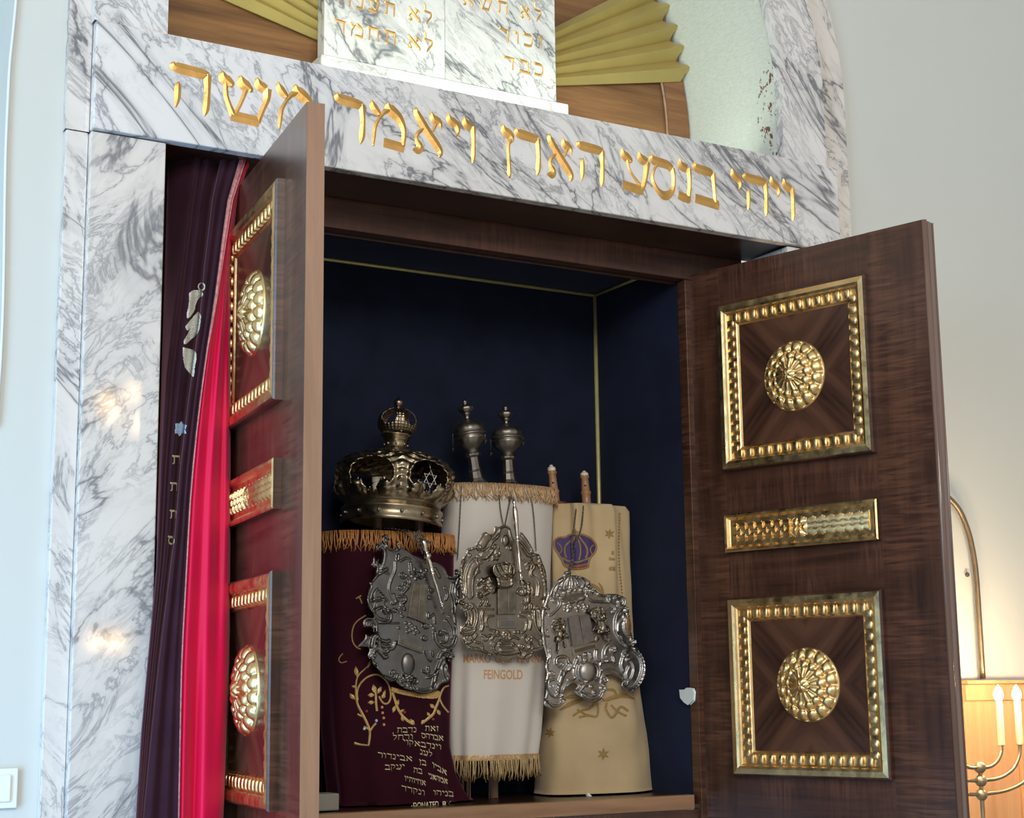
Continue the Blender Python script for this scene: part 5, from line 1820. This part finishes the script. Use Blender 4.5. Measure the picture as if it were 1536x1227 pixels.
# a lion on either side of the tablets
for pts, r, h in [([(420, 1000), (500, 960), (560, 1000), (590, 1080)], 55, .004), ([(370, 1000), (440, 930), (520, 900), (570, 950)], 22, .004), ([(560, 1010), (620, 1040), (650, 1030)], 18, .004), ([(480, 1080), (400, 1140), (380, 1178)], 26, .004), ([(1040, 960), (1070, 1040), (1060, 1130)], 46, .004), ([(1140, 1020), (1150, 1130)], 22, .003), ([(1200, 1040), (1210, 1140)], 16, .003), ([(1000, 1060), (960, 1110), (1020, 1150)], 18, .004)]:
    st.append((A3(pts), r / 10.24, h))
for pts, r, h in [([(520, 40), (450, 80), (400, 90), (380, 60)], 26, .004), ([(400, 120), (440, 170), (390, 240)], 18, .004), ([(470, 120), (510, 170), (480, 240), (540, 240)], 16, .004), ([(1080, 40), (1130, 110), (1130, 180)], 34, .004), ([(1060, 190), (1110, 250), (1100, 290)], 18, .004), ([(1180, 230), (1180, 290)], 20, .004)]:
    st.append((A4(pts), r / 10.24, h))
for k in range(26):
    st.append((A3(vol(430 + random.uniform(-60, 130), 970 + random.uniform(-70, 130), 20, random.uniform(0, 360), 1.0, 10)), .7, .002))
    if k < 12:
        st.append((A3(vol(1060 + random.uniform(-40, 100), 1010 + random.uniform(-60, 100), 18, random.uniform(0, 360), 1.0, 10)), .7, .002))
bp2 = thing('breastplate', 'silver Torah breastplate with crown, lions and tablets on the white mantle', 'breastplate', tuple(at(755, 990, .41)), 'silver breastplates on the scrolls')
pl2, pf2 = relief('plate', bp2, 'silver_warm', out, .418, st, dm, tilt=(0.0, .05))
ribbon_part('tablets', 'aged_silver', bp2, A3([(655, 1075), (800, 1065)]) + A4([(808, 378), (662, 380)]), pf2, .009, .004, round_top=2.5)
ribbon_part('tablets', 'aged_silver', bp2, A3([(806, 1065), (930, 1085)]) + A4([(940, 380), (812, 378)]), pf2, .009, .0035, round_top=2.5)
ribbon_part('name_frame', 'silver_warm', bp2, A4([(655, 450), (958, 450), (950, 590), (660, 590)]), pf2, .006, .004)
ribbon_part('name_field', 'silver_dark', bp2, A4([(688, 478), (920, 478), (914, 562), (690, 562)]), pf2, .010, .0012, .0004)
# its small crown
kc = lambda L: A3(L)
cr_st = []
for pts in ([(610, 700), (590, 780), (640, 870)], [(660, 690), (690, 780), (740, 850)], [(720, 680), (760, 770), (790, 850)], [(790, 690), (800, 770), (810, 850)], [(860, 690), (850, 780), (840, 850)], [(900, 720), (910, 800), (880, 880)]):
    cr_st.append((kc(pts), 2.3, .005))
for k in range(7):
    cr_st.append((kc([(650 + 40 * k, 880), (670 + 40 * k, 850), (690 + 40 * k, 880)]), 1.4, .003))
cr_st += [(kc([(660, 920), (780, 945), (900, 915)]), 3.0, .003), (kc([(670, 990), (790, 1015), (890, 985)]), 2.6, .004), (kc([(668, 955), (785, 980), (895, 950)]), 1.6, .002)]
o_, _ = relief('crown', bp2, 'silver_warm', kc([(600, 690), (650, 680), (720, 660), (780, 640), (850, 660), (915, 700), (935, 780), (905, 880), (905, 970), (895, 1030), (790, 1055), (680, 1030), (665, 960), (645, 890), (585, 790)]), .403, cr_st, [kc([(783, 645)])[0] + (4.6, 4.6, .012)], tilt=(0, .05), step=.6)
for pts in ([(692, 728), (689, 790), (686, 838)], [(797, 745), (801, 780), (804, 826)], [(748, 730), (750, 760), (755, 789)], [(768, 735), (762, 765), (757, 789)]):
    chain('chain', 'silver_dark', bp2, [tuple(h2(u, v, .005 if i < 2 else .012)) for i, (u, v) in enumerate(pts)], .0016, .0060)

# ---- left breastplate, askew on the maroon mantle
B1 = lambda L: sc(L, 530, 790, 9.035)
B2 = lambda L: sc(L, 530, 915, 9.035)
out = B1([(430, 105), (375, 130), (385, 200), (420, 260), (370, 225), (310, 230), (282, 290), (320, 325), (375, 310), (385, 400), (360, 500), (330, 480), (345, 440), (300, 470), (275, 405), (262, 480), (235, 520), (290, 560), (285, 620), (250, 700), (215, 730), (215, 790), (185, 880), (168, 1000), (180, 1090)])
out += B2([(215, 20), (260, 100), (180, 105), (120, 150), (120, 225), (180, 240), (230, 225), (270, 270), (255, 330), (210, 360), (160, 330), (150, 390), (75, 470), (60, 500), (190, 500), (210, 560), (190, 620), (240, 690), (290, 780), (330, 860), (400, 930), (490, 975), (560, 960), (600, 1000), (680, 1060), (780, 1090), (880, 1140), (970, 1140), (1070, 1110), (1130, 1080), (1190, 1000), (1290, 960), (1300, 860), (1270, 760), (1230, 690), (1260, 640), (1290, 700), (1345, 680), (1345, 600), (1290, 555), (1350, 500), (1390, 400), (1398, 290), (1385, 100), (1370, 10)])
out += B1([(1430, 990), (1430, 880), (1415, 790), (1440, 700), (1425, 620), (1375, 580), (1355, 630), (1370, 670), (1290, 670), (1230, 560), (1120, 490), (1010, 480), (900, 420), (800, 380), (730, 330), (650, 280), (610, 230), (570, 205), (590, 300), (500, 300), (450, 230), (470, 160)])
st, dm = [], []
for pts, r, h in [([(400, 130), (390, 190), (430, 260), (500, 310)], 22, .004), ([(380, 290), (410, 360), (400, 460), (350, 580)], 24, .004), ([(420, 290), (435, 380), (410, 480), (370, 570)], 12, .003), ([(300, 480), (310, 570), (290, 650), (240, 730)], 22, .004), ([(440, 580), (360, 620), (290, 680), (240, 740)], 24, .004), ([(460, 640), (400, 620), (350, 640)], 14, .003),
                  ([(205, 800), (175, 930), (185, 1060), (240, 1170)], 18, .005), ([(240, 800), (205, 930), (215, 1050), (280, 1170)], 14, .004), ([(560, 480), (550, 600), (500, 720), (470, 850), (520, 1000)], 16, .003), ([(590, 230), (600, 290)], 26, .005), ([(600, 390), (590, 450)], 22, .005), ([(620, 470), (700, 430), (760, 440)], 16, .003),
                  ([(1100, 580), (1150, 680)], 24, .004), ([(1230, 830), (1260, 920), (1240, 990)], 16, .004), ([(1340, 780), (1320, 900), (1350, 1000), (1360, 1170)], 20, .005), ([(1390, 800), (1370, 900), (1400, 980)], 14, .003), ([(1390, 590), (1400, 650), (1360, 690), (1290, 690)], 24, .005), ([(1160, 960), (1180, 1060), (1200, 1170)], 14, .003), ([(760, 500), (770, 580)], 20, .004), ([(720, 680), (750, 740), (720, 830), (660, 900)], 18, .004), ([(530, 930), (560, 1020), (520, 1040)], 24, .004), ([(600, 950), (680, 950), (690, 1010), (640, 1040)], 18, .004)]:
    st.append((B1(pts), r / 9.035, h))
for k in range(6):                              # acanthus leaves in the lower left lobe
    st.append((B1([(235 + 18 * k, 1010 - 6 * k), (270 + 22 * k, 900 + 14 * k), (310 + 26 * k, 850 + 30 * k)]), 1.9, .0045))
    st.append((B1([(270 + 10 * k, 1150 - 8 * k), (310 + 20 * k, 1040 + 10 * k), (400, 1000 + 20 * k)]), 1.7, .003))
for c in [(325, 285, 40, 90, 1.4), (440, 145, 34, 180, 1.3), (655, 660, 46, 0, 1.4), (690, 790, 40, 90, -1.2), (430, 1130, 60, 0, 1.5), (620, 830, 30, 0, 1.2), (1385, 620, 30, 0, 1.2), (1405, 820, 30, 0, 1.3), (840, 650, 40, 0, 1.3), (900, 660, 44, 90, 1.2), (780, 620, 36, 0, 1.2), (1040, 860, 30, 0, 1.2), (1010, 960, 26, 0, 1.1), (540, 1130, 30, 0, 1.1)]:
    st.append((B1(vol(*c)), 1.3, .0045))
for pts, r, h in [([(200, 10), (280, 120), (380, 170), (480, 140), (490, 40)], 22, .005), ([(250, 10), (330, 110), (400, 130), (450, 90)], 16, .003), ([(140, 230), (120, 180), (160, 120), (240, 130), (295, 200), (300, 300), (250, 400), (230, 500)], 24, .005), ([(310, 180), (600, 180)], 12, .003), ([(300, 320), (280, 450), (250, 560), (240, 680)], 22, .004),
                  ([(290, 780), (370, 880), (500, 905)], 12, .004), ([(300, 740), (350, 850), (420, 930), (540, 950), (580, 880)], 18, .005), ([(440, 540), (520, 520), (560, 440)], 22, .003), ([(1090, 310), (1100, 400), (1160, 490), (1260, 530), (1350, 480), (1385, 380)], 24, .005), ([(1240, 150), (1310, 260), (1330, 380)], 22, .004), ([(1280, 90), (1370, 240), (1370, 340)], 18, .004), ([(1220, 280), (1265, 350), (1240, 430), (1180, 440)], 16, .004),
                  ([(1150, 650), (1190, 580), (1280, 560), (1330, 620)], 26, .005), ([(1210, 640), (1160, 720), (1120, 830), (1090, 950), (1070, 1060)], 26, .005), ([(1240, 690), (1190, 780), (1200, 880), (1230, 950)], 22, .004), ([(1270, 720), (1250, 820), (1280, 900)], 16, .003), ([(960, 570), (990, 650), (1030, 690)], 16, .005), ([(1050, 570), (1060, 620)], 18, .004), ([(930, 830), (1000, 870)], 18, .005), ([(1000, 780), (1005, 830)], 18, .004), ([(990, 920), (1060, 890), (1120, 820)], 18, .004), ([(800, 930), (780, 1010), (830, 1090), (930, 1120), (1040, 1080), (1080, 1000)], 20, .005), ([(860, 1070), (950, 1075), (1050, 1040)], 12, .003), ([(1000, 50), (1000, 110), (1070, 60)], 14, .004), ([(1080, 80), (1090, 180)], 14, .003)]:
    st.append((B2(pts), r / 9.035, h))
for k in range(4):                              # the big leaf on the left
    st.append((B2([(310, 330 + 70 * k), (340 + 12 * k, 400 + 70 * k), (420 - 4 * k, 430 + 72 * k), (470 - 10 * k, 420 + 70 * k)]), 2.6, .006))
    st.append((B2([(300 - 6 * k, 380 + 80 * k), (290 - 10 * k, 450 + 70 * k)]), 2.0, .004))
for c in [(195, 185, 46, 0, 1.5), (530, 855, 40, 90, 1.3), (1310, 650, 36, 180, 1.4), (825, 970, 44, 180, 1.4), (1160, 310, 34, 0, 1.2), (960, 215, 40, 0, 1.2), (945, 380, 34, 0, 1.2), (430, 20, 46, 0, 1.3)]:
    st.append((B2(vol(*c)), 1.4, .005))
for (x, y) in [(600, 245), (650, 90), (700, 180), (720, 240), (720, 300), (760, 280), (785, 215), (800, 260), (830, 240), (850, 280), (870, 300), (760, 190), (820, 320), (1050, 215), (1080, 250), (1155, 310), (1240, 305), (1300, 645), (530, 850)]:
    dm.append(B2([(x, y)])[0] + (2.0, 2.0, .0045))
for k in range(22):
    dm.append(B2([(610 + random.uniform(0, 170), 880 + random.uniform(0, 180))])[0] + (2.0, 2.0, .0035))
dm.append(B2([(700, 730)])[0] + (0.1, 0.1, .0))
for k in range(14):
    dm.append(B1([(560 + random.uniform(0, 130), 1000 + random.uniform(0, 170))])[0] + (1.8, 1.8, .003))
    dm.append(B1([(740 + random.uniform(0, 260), 570 + random.uniform(0, 150))])[0] + (2.0, 2.2, .003))
bp1 = thing('breastplate', 'dark silver breastplate hanging askew on the maroon mantle below the crown', 'breastplate', tuple(at(620, 1035, .41)), 'silver breastplates on the scrolls')
pl1, pf1 = relief('plate', bp1, 'silver_dark', out, .408, st, dm, tilt=(0.12, .05))
ribbon_part('tablets', 'aged_silver', bp1, B1([(785, 770), (880, 780)]) + B2([(835, 140), (712, 95)]), pf1, .007, .006)
ribbon_part('tablets', 'aged_silver', bp1, B1([(884, 780), (985, 790)]) + B2([(940, 185), (840, 140)]), pf1, .007, .005)
ribbon_part('name_frame', 'silver_dark', bp1, B2([(600, 320), (938, 462), (910, 592), (575, 470)]), pf1, .006, .0045)
ribbon_part('name_field', 'aged_silver', bp1, B2([(622, 385), (905, 500), (890, 570), (598, 450)]), pf1, .0095, .0022, .0004)
dmp = pf1(*B2([(725, 735)])[0], .004)
mb = MB()
mb.ball(tuple(dmp), 1.0, 24, 14, (.0215, .011, .030))
mb.build('boss', 'silver_dark', bp1, smooth=True)
chain('chain', 'silver_dark', bp1, [tuple(pf1(u, v, o2)) for u, v, o2 in ((615, 812, .012), (606, 800, .010), (600, 792, -.02), (590, 786, -.09))], .0022, .0065)
for k in range(5):
    chain('chain', 'silver_dark', bp1, [tuple(pf1(614 + random.uniform(-6, 14), 800 + random.uniform(-6, 6), .016)), tuple(pf1(622 + random.uniform(-8, 14), 806 + random.uniform(-6, 10), .020)), tuple(pf1(632 + random.uniform(-4, 10), 816 + random.uniform(-8, 16), .016))], .0022, .0062)

# ---- right breastplate on the beige mantle
D1 = lambda L: sc(L, 810, 850, 9.309)
D2 = lambda L: sc(L, 810, 955, 9.309)
out = D1([(370, 62), (320, 80), (320, 130), (240, 180), (170, 260), (120, 350), (90, 430), (60, 520), (20, 640), (10, 780), (15, 900), (30, 1010)])
out += D2([(40, 120), (90, 300), (70, 420), (90, 520), (70, 650), (80, 780), (55, 880), (60, 960), (150, 1000), (250, 985), (320, 940), (335, 870), (300, 800), (330, 720), (400, 660), (470, 650), (510, 690), (475, 730), (500, 800), (560, 840), (610, 880), (680, 915), (760, 915), (850, 870), (870, 800), (915, 740), (900, 660), (860, 640), (910, 655), (945, 610), (930, 560), (980, 535), (1060, 560), (1130, 610), (1110, 680), (1150, 740), (1230, 755), (1300, 750), (1370, 700), (1420, 640), (1460, 540), (1475, 440), (1460, 320), (1400, 210), (1350, 150), (1300, 130), (1320, 70)])
out += D1([(1290, 1010), (1270, 940), (1260, 860), (1250, 760), (1230, 680), (1235, 590), (1190, 560), (1180, 470), (1150, 420), (1060, 385), (960, 380), (860, 390), (790, 350), (750, 290), (700, 260), (680, 210), (600, 150), (500, 125), (430, 120), (420, 75)])
st, dm = [], []
for pts, r, h in [([(310, 160), (220, 220), (160, 320), (140, 400)], 24, .004), ([(350, 150), (300, 230), (270, 320)], 20, .005), ([(385, 150), (360, 230), (340, 310)], 20, .005), ([(415, 150), (430, 230), (420, 300)], 20, .005), ([(450, 150), (500, 210), (510, 270)], 20, .005), ([(490, 145), (570, 190), (610, 240)], 20, .005), ([(540, 150), (620, 180), (670, 220)], 18, .004), ([(285, 190), (230, 270), (200, 350)], 20, .005),
                  ([(280, 440), (440, 400), (600, 370)], 14, .005), ([(290, 480), (450, 440), (610, 425)], 16, .004), ([(330, 520), (450, 490), (590, 450)], 22, .004), ([(640, 370), (640, 430), (700, 480), (830, 495), (950, 510), (1020, 550), (1035, 610), (1000, 635)], 14, .005), ([(640, 380), (650, 310), (710, 290), (745, 320), (720, 355)], 13, .005),
                  ([(150, 450), (200, 435), (255, 470), (260, 540), (200, 620), (130, 680)], 14, .005), ([(800, 390), (900, 395), (950, 420)], 20, .003), ([(950, 420), (960, 470)], 26, .006), ([(1040, 440), (1110, 420), (1165, 460), (1150, 540), (1080, 550)], 18, .006), ([(1200, 600), (1190, 575), (1110, 600), (1050, 690), (1030, 800), (1040, 920), (1100, 1020)], 16, .006), ([(1240, 690), (1200, 690), (1160, 760), (1160, 860), (1200, 950), (1250, 980)], 11, .005),
                  ([(1080, 700), (1140, 650), (1160, 720), (1090, 800), (1080, 900)], 22, .003)]:
    st.append((D1(pts), r / 9.309, h))
for pts, r, h in [([(1080, 0), (1130, 80), (1220, 135), (1310, 100), (1310, 40), (1270, 50)], 15, .006), ([(1150, 240), (1180, 200), (1270, 190), (1370, 280), (1410, 420), (1380, 570), (1310, 690), (1220, 735), (1130, 700), (1120, 640), (1170, 620)], 15, .006), ([(1210, 310), (1270, 370), (1290, 470), (1260, 580), (1210, 630)], 11, .005), ([(1140, 300), (1120, 400), (1150, 480)], 22, .005), ([(1230, 430), (1195, 510), (1200, 570)], 26, .005),
                  ([(880, 300), (890, 200), (940, 130), (1010, 130), (1040, 180), (1010, 210)], 28, .006), ([(880, 280), (920, 340)], 18, .005), ([(1010, 290), (1020, 350)], 20, .005), ([(770, 200), (770, 300), (810, 340)], 22, .005), ([(680, 240), (700, 300)], 18, .004),
                  ([(830, 400), (850, 360), (990, 350)], 13, .003), ([(850, 470), (960, 460), (1070, 510), (1150, 590)], 13, .004), ([(855, 600), (880, 540), (960, 510), (1050, 530), (1130, 600)], 15, .005), ([(520, 400), (505, 500), (530, 590), (590, 640)], 14, .006), ([(700, 360), (780, 390), (815, 480), (790, 590), (740, 590)], 14, .006), ([(460, 440), (460, 520), (480, 580), (380, 610)], 12, .003),
                  ([(400, 390), (300, 540), (250, 700), (230, 810)], 34, .005), ([(550, 700), (510, 650), (420, 640), (340, 720), (310, 820)], 15, .005), ([(100, 610), (90, 700), (140, 810), (240, 870)], 14, .006), ([(70, 880), (150, 960), (260, 950), (330, 890), (290, 860)], 16, .006), ([(120, 620), (190, 600), (240, 680)], 16, .004), ([(210, 380), (220, 310), (290, 280), (360, 300), (380, 370)], 20, .005), ([(300, 480), (290, 550)], 14, .005), ([(420, 400), (380, 470)], 20, .005), ([(500, 320), (460, 420)], 24, .005), ([(540, 280), (560, 340)], 20, .004), ([(100, 380), (130, 280), (120, 180)], 14, .005), ([(190, 690), (220, 760)], 14, .004), ([(140, 700), (200, 780)], 14, .003),
                  ([(570, 760), (620, 860), (720, 890), (820, 850), (860, 780)], 16, .005), ([(600, 690), (560, 760), (620, 800)], 16, .004), ([(880, 690), (840, 720), (900, 770)], 16, .004), ([(640, 800), (720, 830), (800, 800)], 20, .003), ([(560, 680), (640, 690)], 14, .003), ([(900, 740), (920, 700)], 12, .004)]:
    st.append((D2(pts), r / 9.309, h))
for c in [(705, 335, 22, 0, 1.1), (180, 475, 26, 0, 1.2), (1190, 610, 24, 0, 1.2), (1100, 490, 34, 0, 1.2)]:
    st.append((D1(vol(*c)), 1.2, .004))
for c in [(1170, 250, 40, 0, 1.3), (1165, 650, 42, 0, 1.4), (265, 385, 46, 0, 1.4), (900, 610, 42, 180, 1.4), (505, 710, 40, 0, 1.4), (995, 185, 30, 0, 1.2), (285, 870, 32, 0, 1.2), (150, 510, 40, 0, 1.2), (765, 590, 28, 0, 1.2)]:
    st.append((D2(vol(*c)), 1.3, .005))
for k in range(13):
    a = -1.15 + 2.35 * k / 12
    dm.append(D2([(1225 + 225 * math.cos(a), 465 + 300 * math.sin(a))])[0] + (3.4, 3.4, .004))
for (x, y) in [(190, 390), (250, 300), (300, 330), (350, 300), (430, 320), (520, 265), (560, 330), (630, 300), (680, 190), (480, 330), (240, 400), (590, 280), (400, 350), (330, 370), (650, 250)]:
    dm.append(D1([(x, y)])[0] + (2.3, 2.3, .005))
dm.append(D1([(370, 90)])[0] + (5.5, 3.6, .010))
for k in range(40):
    dm.append(D1([(330 + random.uniform(0, 340), 600 - .25 * random.uniform(0, 340) + random.uniform(-50, 50))])[0] + (1.5, 1.5, .003))
for (x, y) in [(620, 250), (620, 330), (575, 400), (695, 375), (705, 700), (745, 780), (1205, 325), (640, 630), (680, 590), (590, 835)]:
    dm.append(D2([(x, y)])[0] + (2.6, 2.6, .006))
bp3 = thing('breastplate', 'bright chased silver breastplate with domed crown on the beige mantle', 'breastplate', tuple(at(890, 1065, .41)), 'silver breastplates on the scrolls')
pl3, pf3 = relief('plate', bp3, 'silver', out, .418, st, dm, tilt=(0.06, .06))
ribbon_part('tablets', 'silver_plain', bp3, D1([(372, 720), (505, 695)]) + D2([(578, 102), (432, 140)]), pf3, .008, .005, round_top=2.2)
ribbon_part('tablets', 'silver_plain', bp3, D1([(518, 700), (660, 690)]) + D2([(725, 65), (582, 100)]), pf3, .008, .005, round_top=2.2)
ribbon_part('name_frame', 'silver', bp3, D2([(425, 165), (755, 80), (775, 170), (445, 262)]), pf3, .006, .004)
ribbon_part('name_field', 'silver_dark', bp3, D2([(452, 185), (735, 112), (748, 160), (462, 232)]), pf3, .0098, .0012, .0004)
mb = MB()
c = pf3(*D2([(660, 490)])[0], .004)
mb.ball(tuple(c), 1.0, 28, 16, (.0315, .014, .030))
mb.build('boss', 'silver', bp3, smooth=True)
c = pf3(*D1([(1210, 840)])[0], .004)
mb = MB()
mb.ball(tuple(c), 1.0, 20, 12, (.0125, .007, .034))
mb.build('amber_stone', 'amber_stone', bp3, smooth=True)


def lion_part(parent, outline, strokes, Y, tilt, seed):
    rs = random.Random(seed)
    xs_ = [p[0] for p in outline]
    ys_ = [p[1] for p in outline]
    return relief('lion', parent, 'silver_warm', outline, Y, strokes, (), tilt=tilt, step=.6)


mane = lambda cx, cy, r, n, F, sd: [(F(vol(cx + random.Random(sd + k).uniform(-r, r), cy + random.Random(sd + 50 + k).uniform(-r, r), 24, random.Random(sd + 90 + k).uniform(0, 360), 1.0, 10)), .8, .003) for k in range(n)]
lion_part(bp3, D1([(760, 580), (830, 565), (890, 610), (915, 680), (920, 760), (970, 860), (970, 930), (930, 960), (960, 1020)]) + D2([(1000, 40), (960, 80), (930, 40), (900, 0)]) + D1([(890, 930), (840, 930), (790, 930), (810, 990)]) + D2([(830, 20), (790, 75), (760, 40)]) + D1([(790, 950), (800, 890), (740, 910), (715, 890), (760, 810), (750, 770), (680, 690), (720, 700), (700, 640)]),
          [(D1([(870, 760), (890, 850), (860, 930)]), 5.5, .006), (D1([(760, 800), (740, 850), (720, 890)]), 2.0, .004), (D1([(680, 690), (730, 740), (770, 770)]), 2.0, .004), (D1([(910, 900), (950, 940), (975, 1010)]), 2.5, .005), (D1([(830, 700), (840, 740)]), 3.0, .005)] + mane(820, 660, 75, 20, D1, 5), .409, (0.06, .06), 1)
lion_part(bp3, D1([(180, 730), (250, 710), (320, 730), (355, 800), (350, 900), (390, 960), (395, 1010), (330, 1010)]) + D2([(340, 80), (350, 160), (330, 150), (300, 60), (260, 100), (250, 170), (240, 240), (215, 220), (225, 130), (200, 60), (210, 0)]) + D1([(200, 960), (160, 900), (150, 820)]),
          [(D1([(280, 900), (270, 980), (230, 1015)]), 5.0, .006), (D1([(320, 960), (370, 970)]), 2.2, .004), (D2([(330, 60), (335, 140)]), 1.8, .004), (D2([(245, 40), (235, 190)]), 2.2, .005)] + mane(245, 810, 85, 22, D1, 9), .409, (0.06, .06), 2)
chain('chain', 'silver_dark', bp3, [tuple(h3(u, v, o2)) for u, v, o2 in ((875, 759, .004), (872, 790, .004), (864, 815, .005), (858, 840, .006), (852, 858, .012))], .0022, .0066)
chain('chain', 'silver_dark', bp3, [tuple(h3(u, v, o2)) for u, v, o2 in ((864, 764, .004), (861, 790, .004), (858, 815, .008), (860, 840, .008), (854, 858, .014))], .0022, .0066)


# ------------------------------------------------------------------ reading pointers (yad)
def pointer(label, p0, p1, prof, hand_len, ch):
    a, b = Vector(p0), Vector(p1)
    d = b - a
    L_ = d.length
    d.normalize()
    t = thing('torah_pointer', label, 'Torah pointer', tuple(a), 'silver reading pointers')
    MB().lathe([(r, h * L_) for r, h in prof], a, d, 16).build('shaft', 'bright_silver', t, smooth=True)
    s = d.cross(Vector((0, 1, 0))).normalized()
    e = b + d * hand_len
    # a small hand: palm, stretched forefinger, three curled fingers and a thumb
    mb = MB()
    mb.tube([b - d * .002, b + d * hand_len * .15, b + d * hand_len * .45, b + d * hand_len * .55], [.0022, .0036, .0042, .003], 8)
    mb.tube([b + d * hand_len * .45 + s * .002, b + d * hand_len * .75 + s * .0024, e + s * .0022], [.0016, .0014, .0009], 6)
    for k in range(3):
        o2 = s * (.0004 - .0018 * k)
        mb.tube([b + d * hand_len * .45 + o2, b + d * hand_len * (.66 - .03 * k) + o2, b + d * hand_len * (.62 - .03 * k) + o2 + Vector((0, -.0035, 0)), b + d * hand_len * .48 + o2 + Vector((0, -.004, 0))], [.0014, .0014, .0013, .001], 6)
    mb.tube([b + d * hand_len * .2 + s * .003, b + d * hand_len * .42 + s * .0055, b + d * hand_len * .6 + s * .0052], [.0015, .0014, .0009], 6)
    mb.build('pointing_hand', 'bright_silver', t, smooth=True)
    MB().tube([a - d * .004 + (s * math.cos(q) + d * -math.sin(q)) * .005 for q in [2 * PI * k / 12 for k in range(12)]], .0010, 5, closed=True).build('ring', 'silver_dark', t, smooth=True)
    chain('chain', 'silver_dark', t, ch, .0018, .006)


pa, pb = pf1(627, 812, .024), pf1(654, 903, .022)
pointer('bright silver reading pointer slanting over the dark breastplate on the maroon mantle', pa, pb,
        [(.0001, 0), (.006, .003), (.0078, .02), (.0082, .08), (.0070, .11), (.0072, .16), (.0052, .175), (.0058, .22), (.0105, .24), (.0112, .285), (.0065, .30), (.0062, .33), (.0075, .38), (.0076, .44), (.0058, .49), (.0076, .50), (.0076, .515), (.0056, .525), (.0076, .54), (.0076, .56), (.0050, .575), (.0044, .75), (.0034, .98), (.0026, 1.0)],
        .026, [tuple(pf1(627, 811, .024)), tuple(pf1(622, 802, .018)), tuple(pf1(610, 794, -.01)), tuple(pf1(600, 788, -.09))])
pa, pb = pf2(765.5, 752, .020), pf2(774.5, 861, .022)
pointer('bright silver reading pointer hanging upright over the breastplate of the white mantle', pa, pb,
        [(.0001, 0), (.0052, .01), (.0062, .03), (.0045, .06), (.0045, .09), (.0062, .10), (.0085, .15), (.0090, .22), (.0075, .36), (.0052, .50), (.0050, .54), (.0078, .55), (.0078, .57), (.0048, .58), (.0052, .75), (.0050, .95), (.0072, .965), (.0072, .985), (.0035, 1.0)],
        .034, [tuple(pf2(765.5, 751, .018)), tuple(h2(762, 744, .006)), tuple(h2(759, 736, .006)), tuple(h2(757, 731, .004))])


# ------------------------------------------------------------------ chandelier of the hall (seen only as points of light in the polished marble)
def mirrored(u, v, dist, y0=0.015):
    p = at(u, v, y0)
    d = (p - CAM).normalized()
    return p + Vector((d.x, -d.y, d.z)) * dist


glow('lamp_glow', (1.0, 0.70, 0.40), 34.0)
for label, spots, dist in (('brass chandelier with four flame lamps behind the viewer, mirrored in the left pilaster', ((158, 598), (166, 618), (199, 586), (211, 634)), 5.0),
                           ('low brass chandelier with three lamps behind the viewer, mirrored low in the left pilaster', ((140, 960), (163, 958), (178, 960)), 5.0)):
    L = [mirrored(u, v, dist) for u, v in spots]
    c = sum(L, Vector()) / len(L)
    t = thing('chandelier', label, 'chandelier', (c.x, c.y, c.z - .3), 'chandeliers of the hall')
    MB().lathe([(.0001, -.22), (.03, -.2), (.012, -.15), (.012, .0), (.03, .03), (.008, .08), (.008, 3.4 - c.z)], c, n=16).build('stem', 'brass', t, smooth=True)
    for p in L:
        f = p - Vector((0, 0, .05))
        MB().tube(spline([(c.x, c.y, c.z - .15), tuple((c + f) / 2 - Vector((0, 0, .14))), tuple(f - Vector((0, 0, .03))), tuple(f)], 6), .006, 8).build('arm', 'brass', t, smooth=True)
        MB().lathe([(.008, 0), (.024, .015), (.030, .04), (.022, .065), (.008, .09), (.0002, .1)], f, n=16).build('lamp', 'lamp_glow', t, smooth=True)
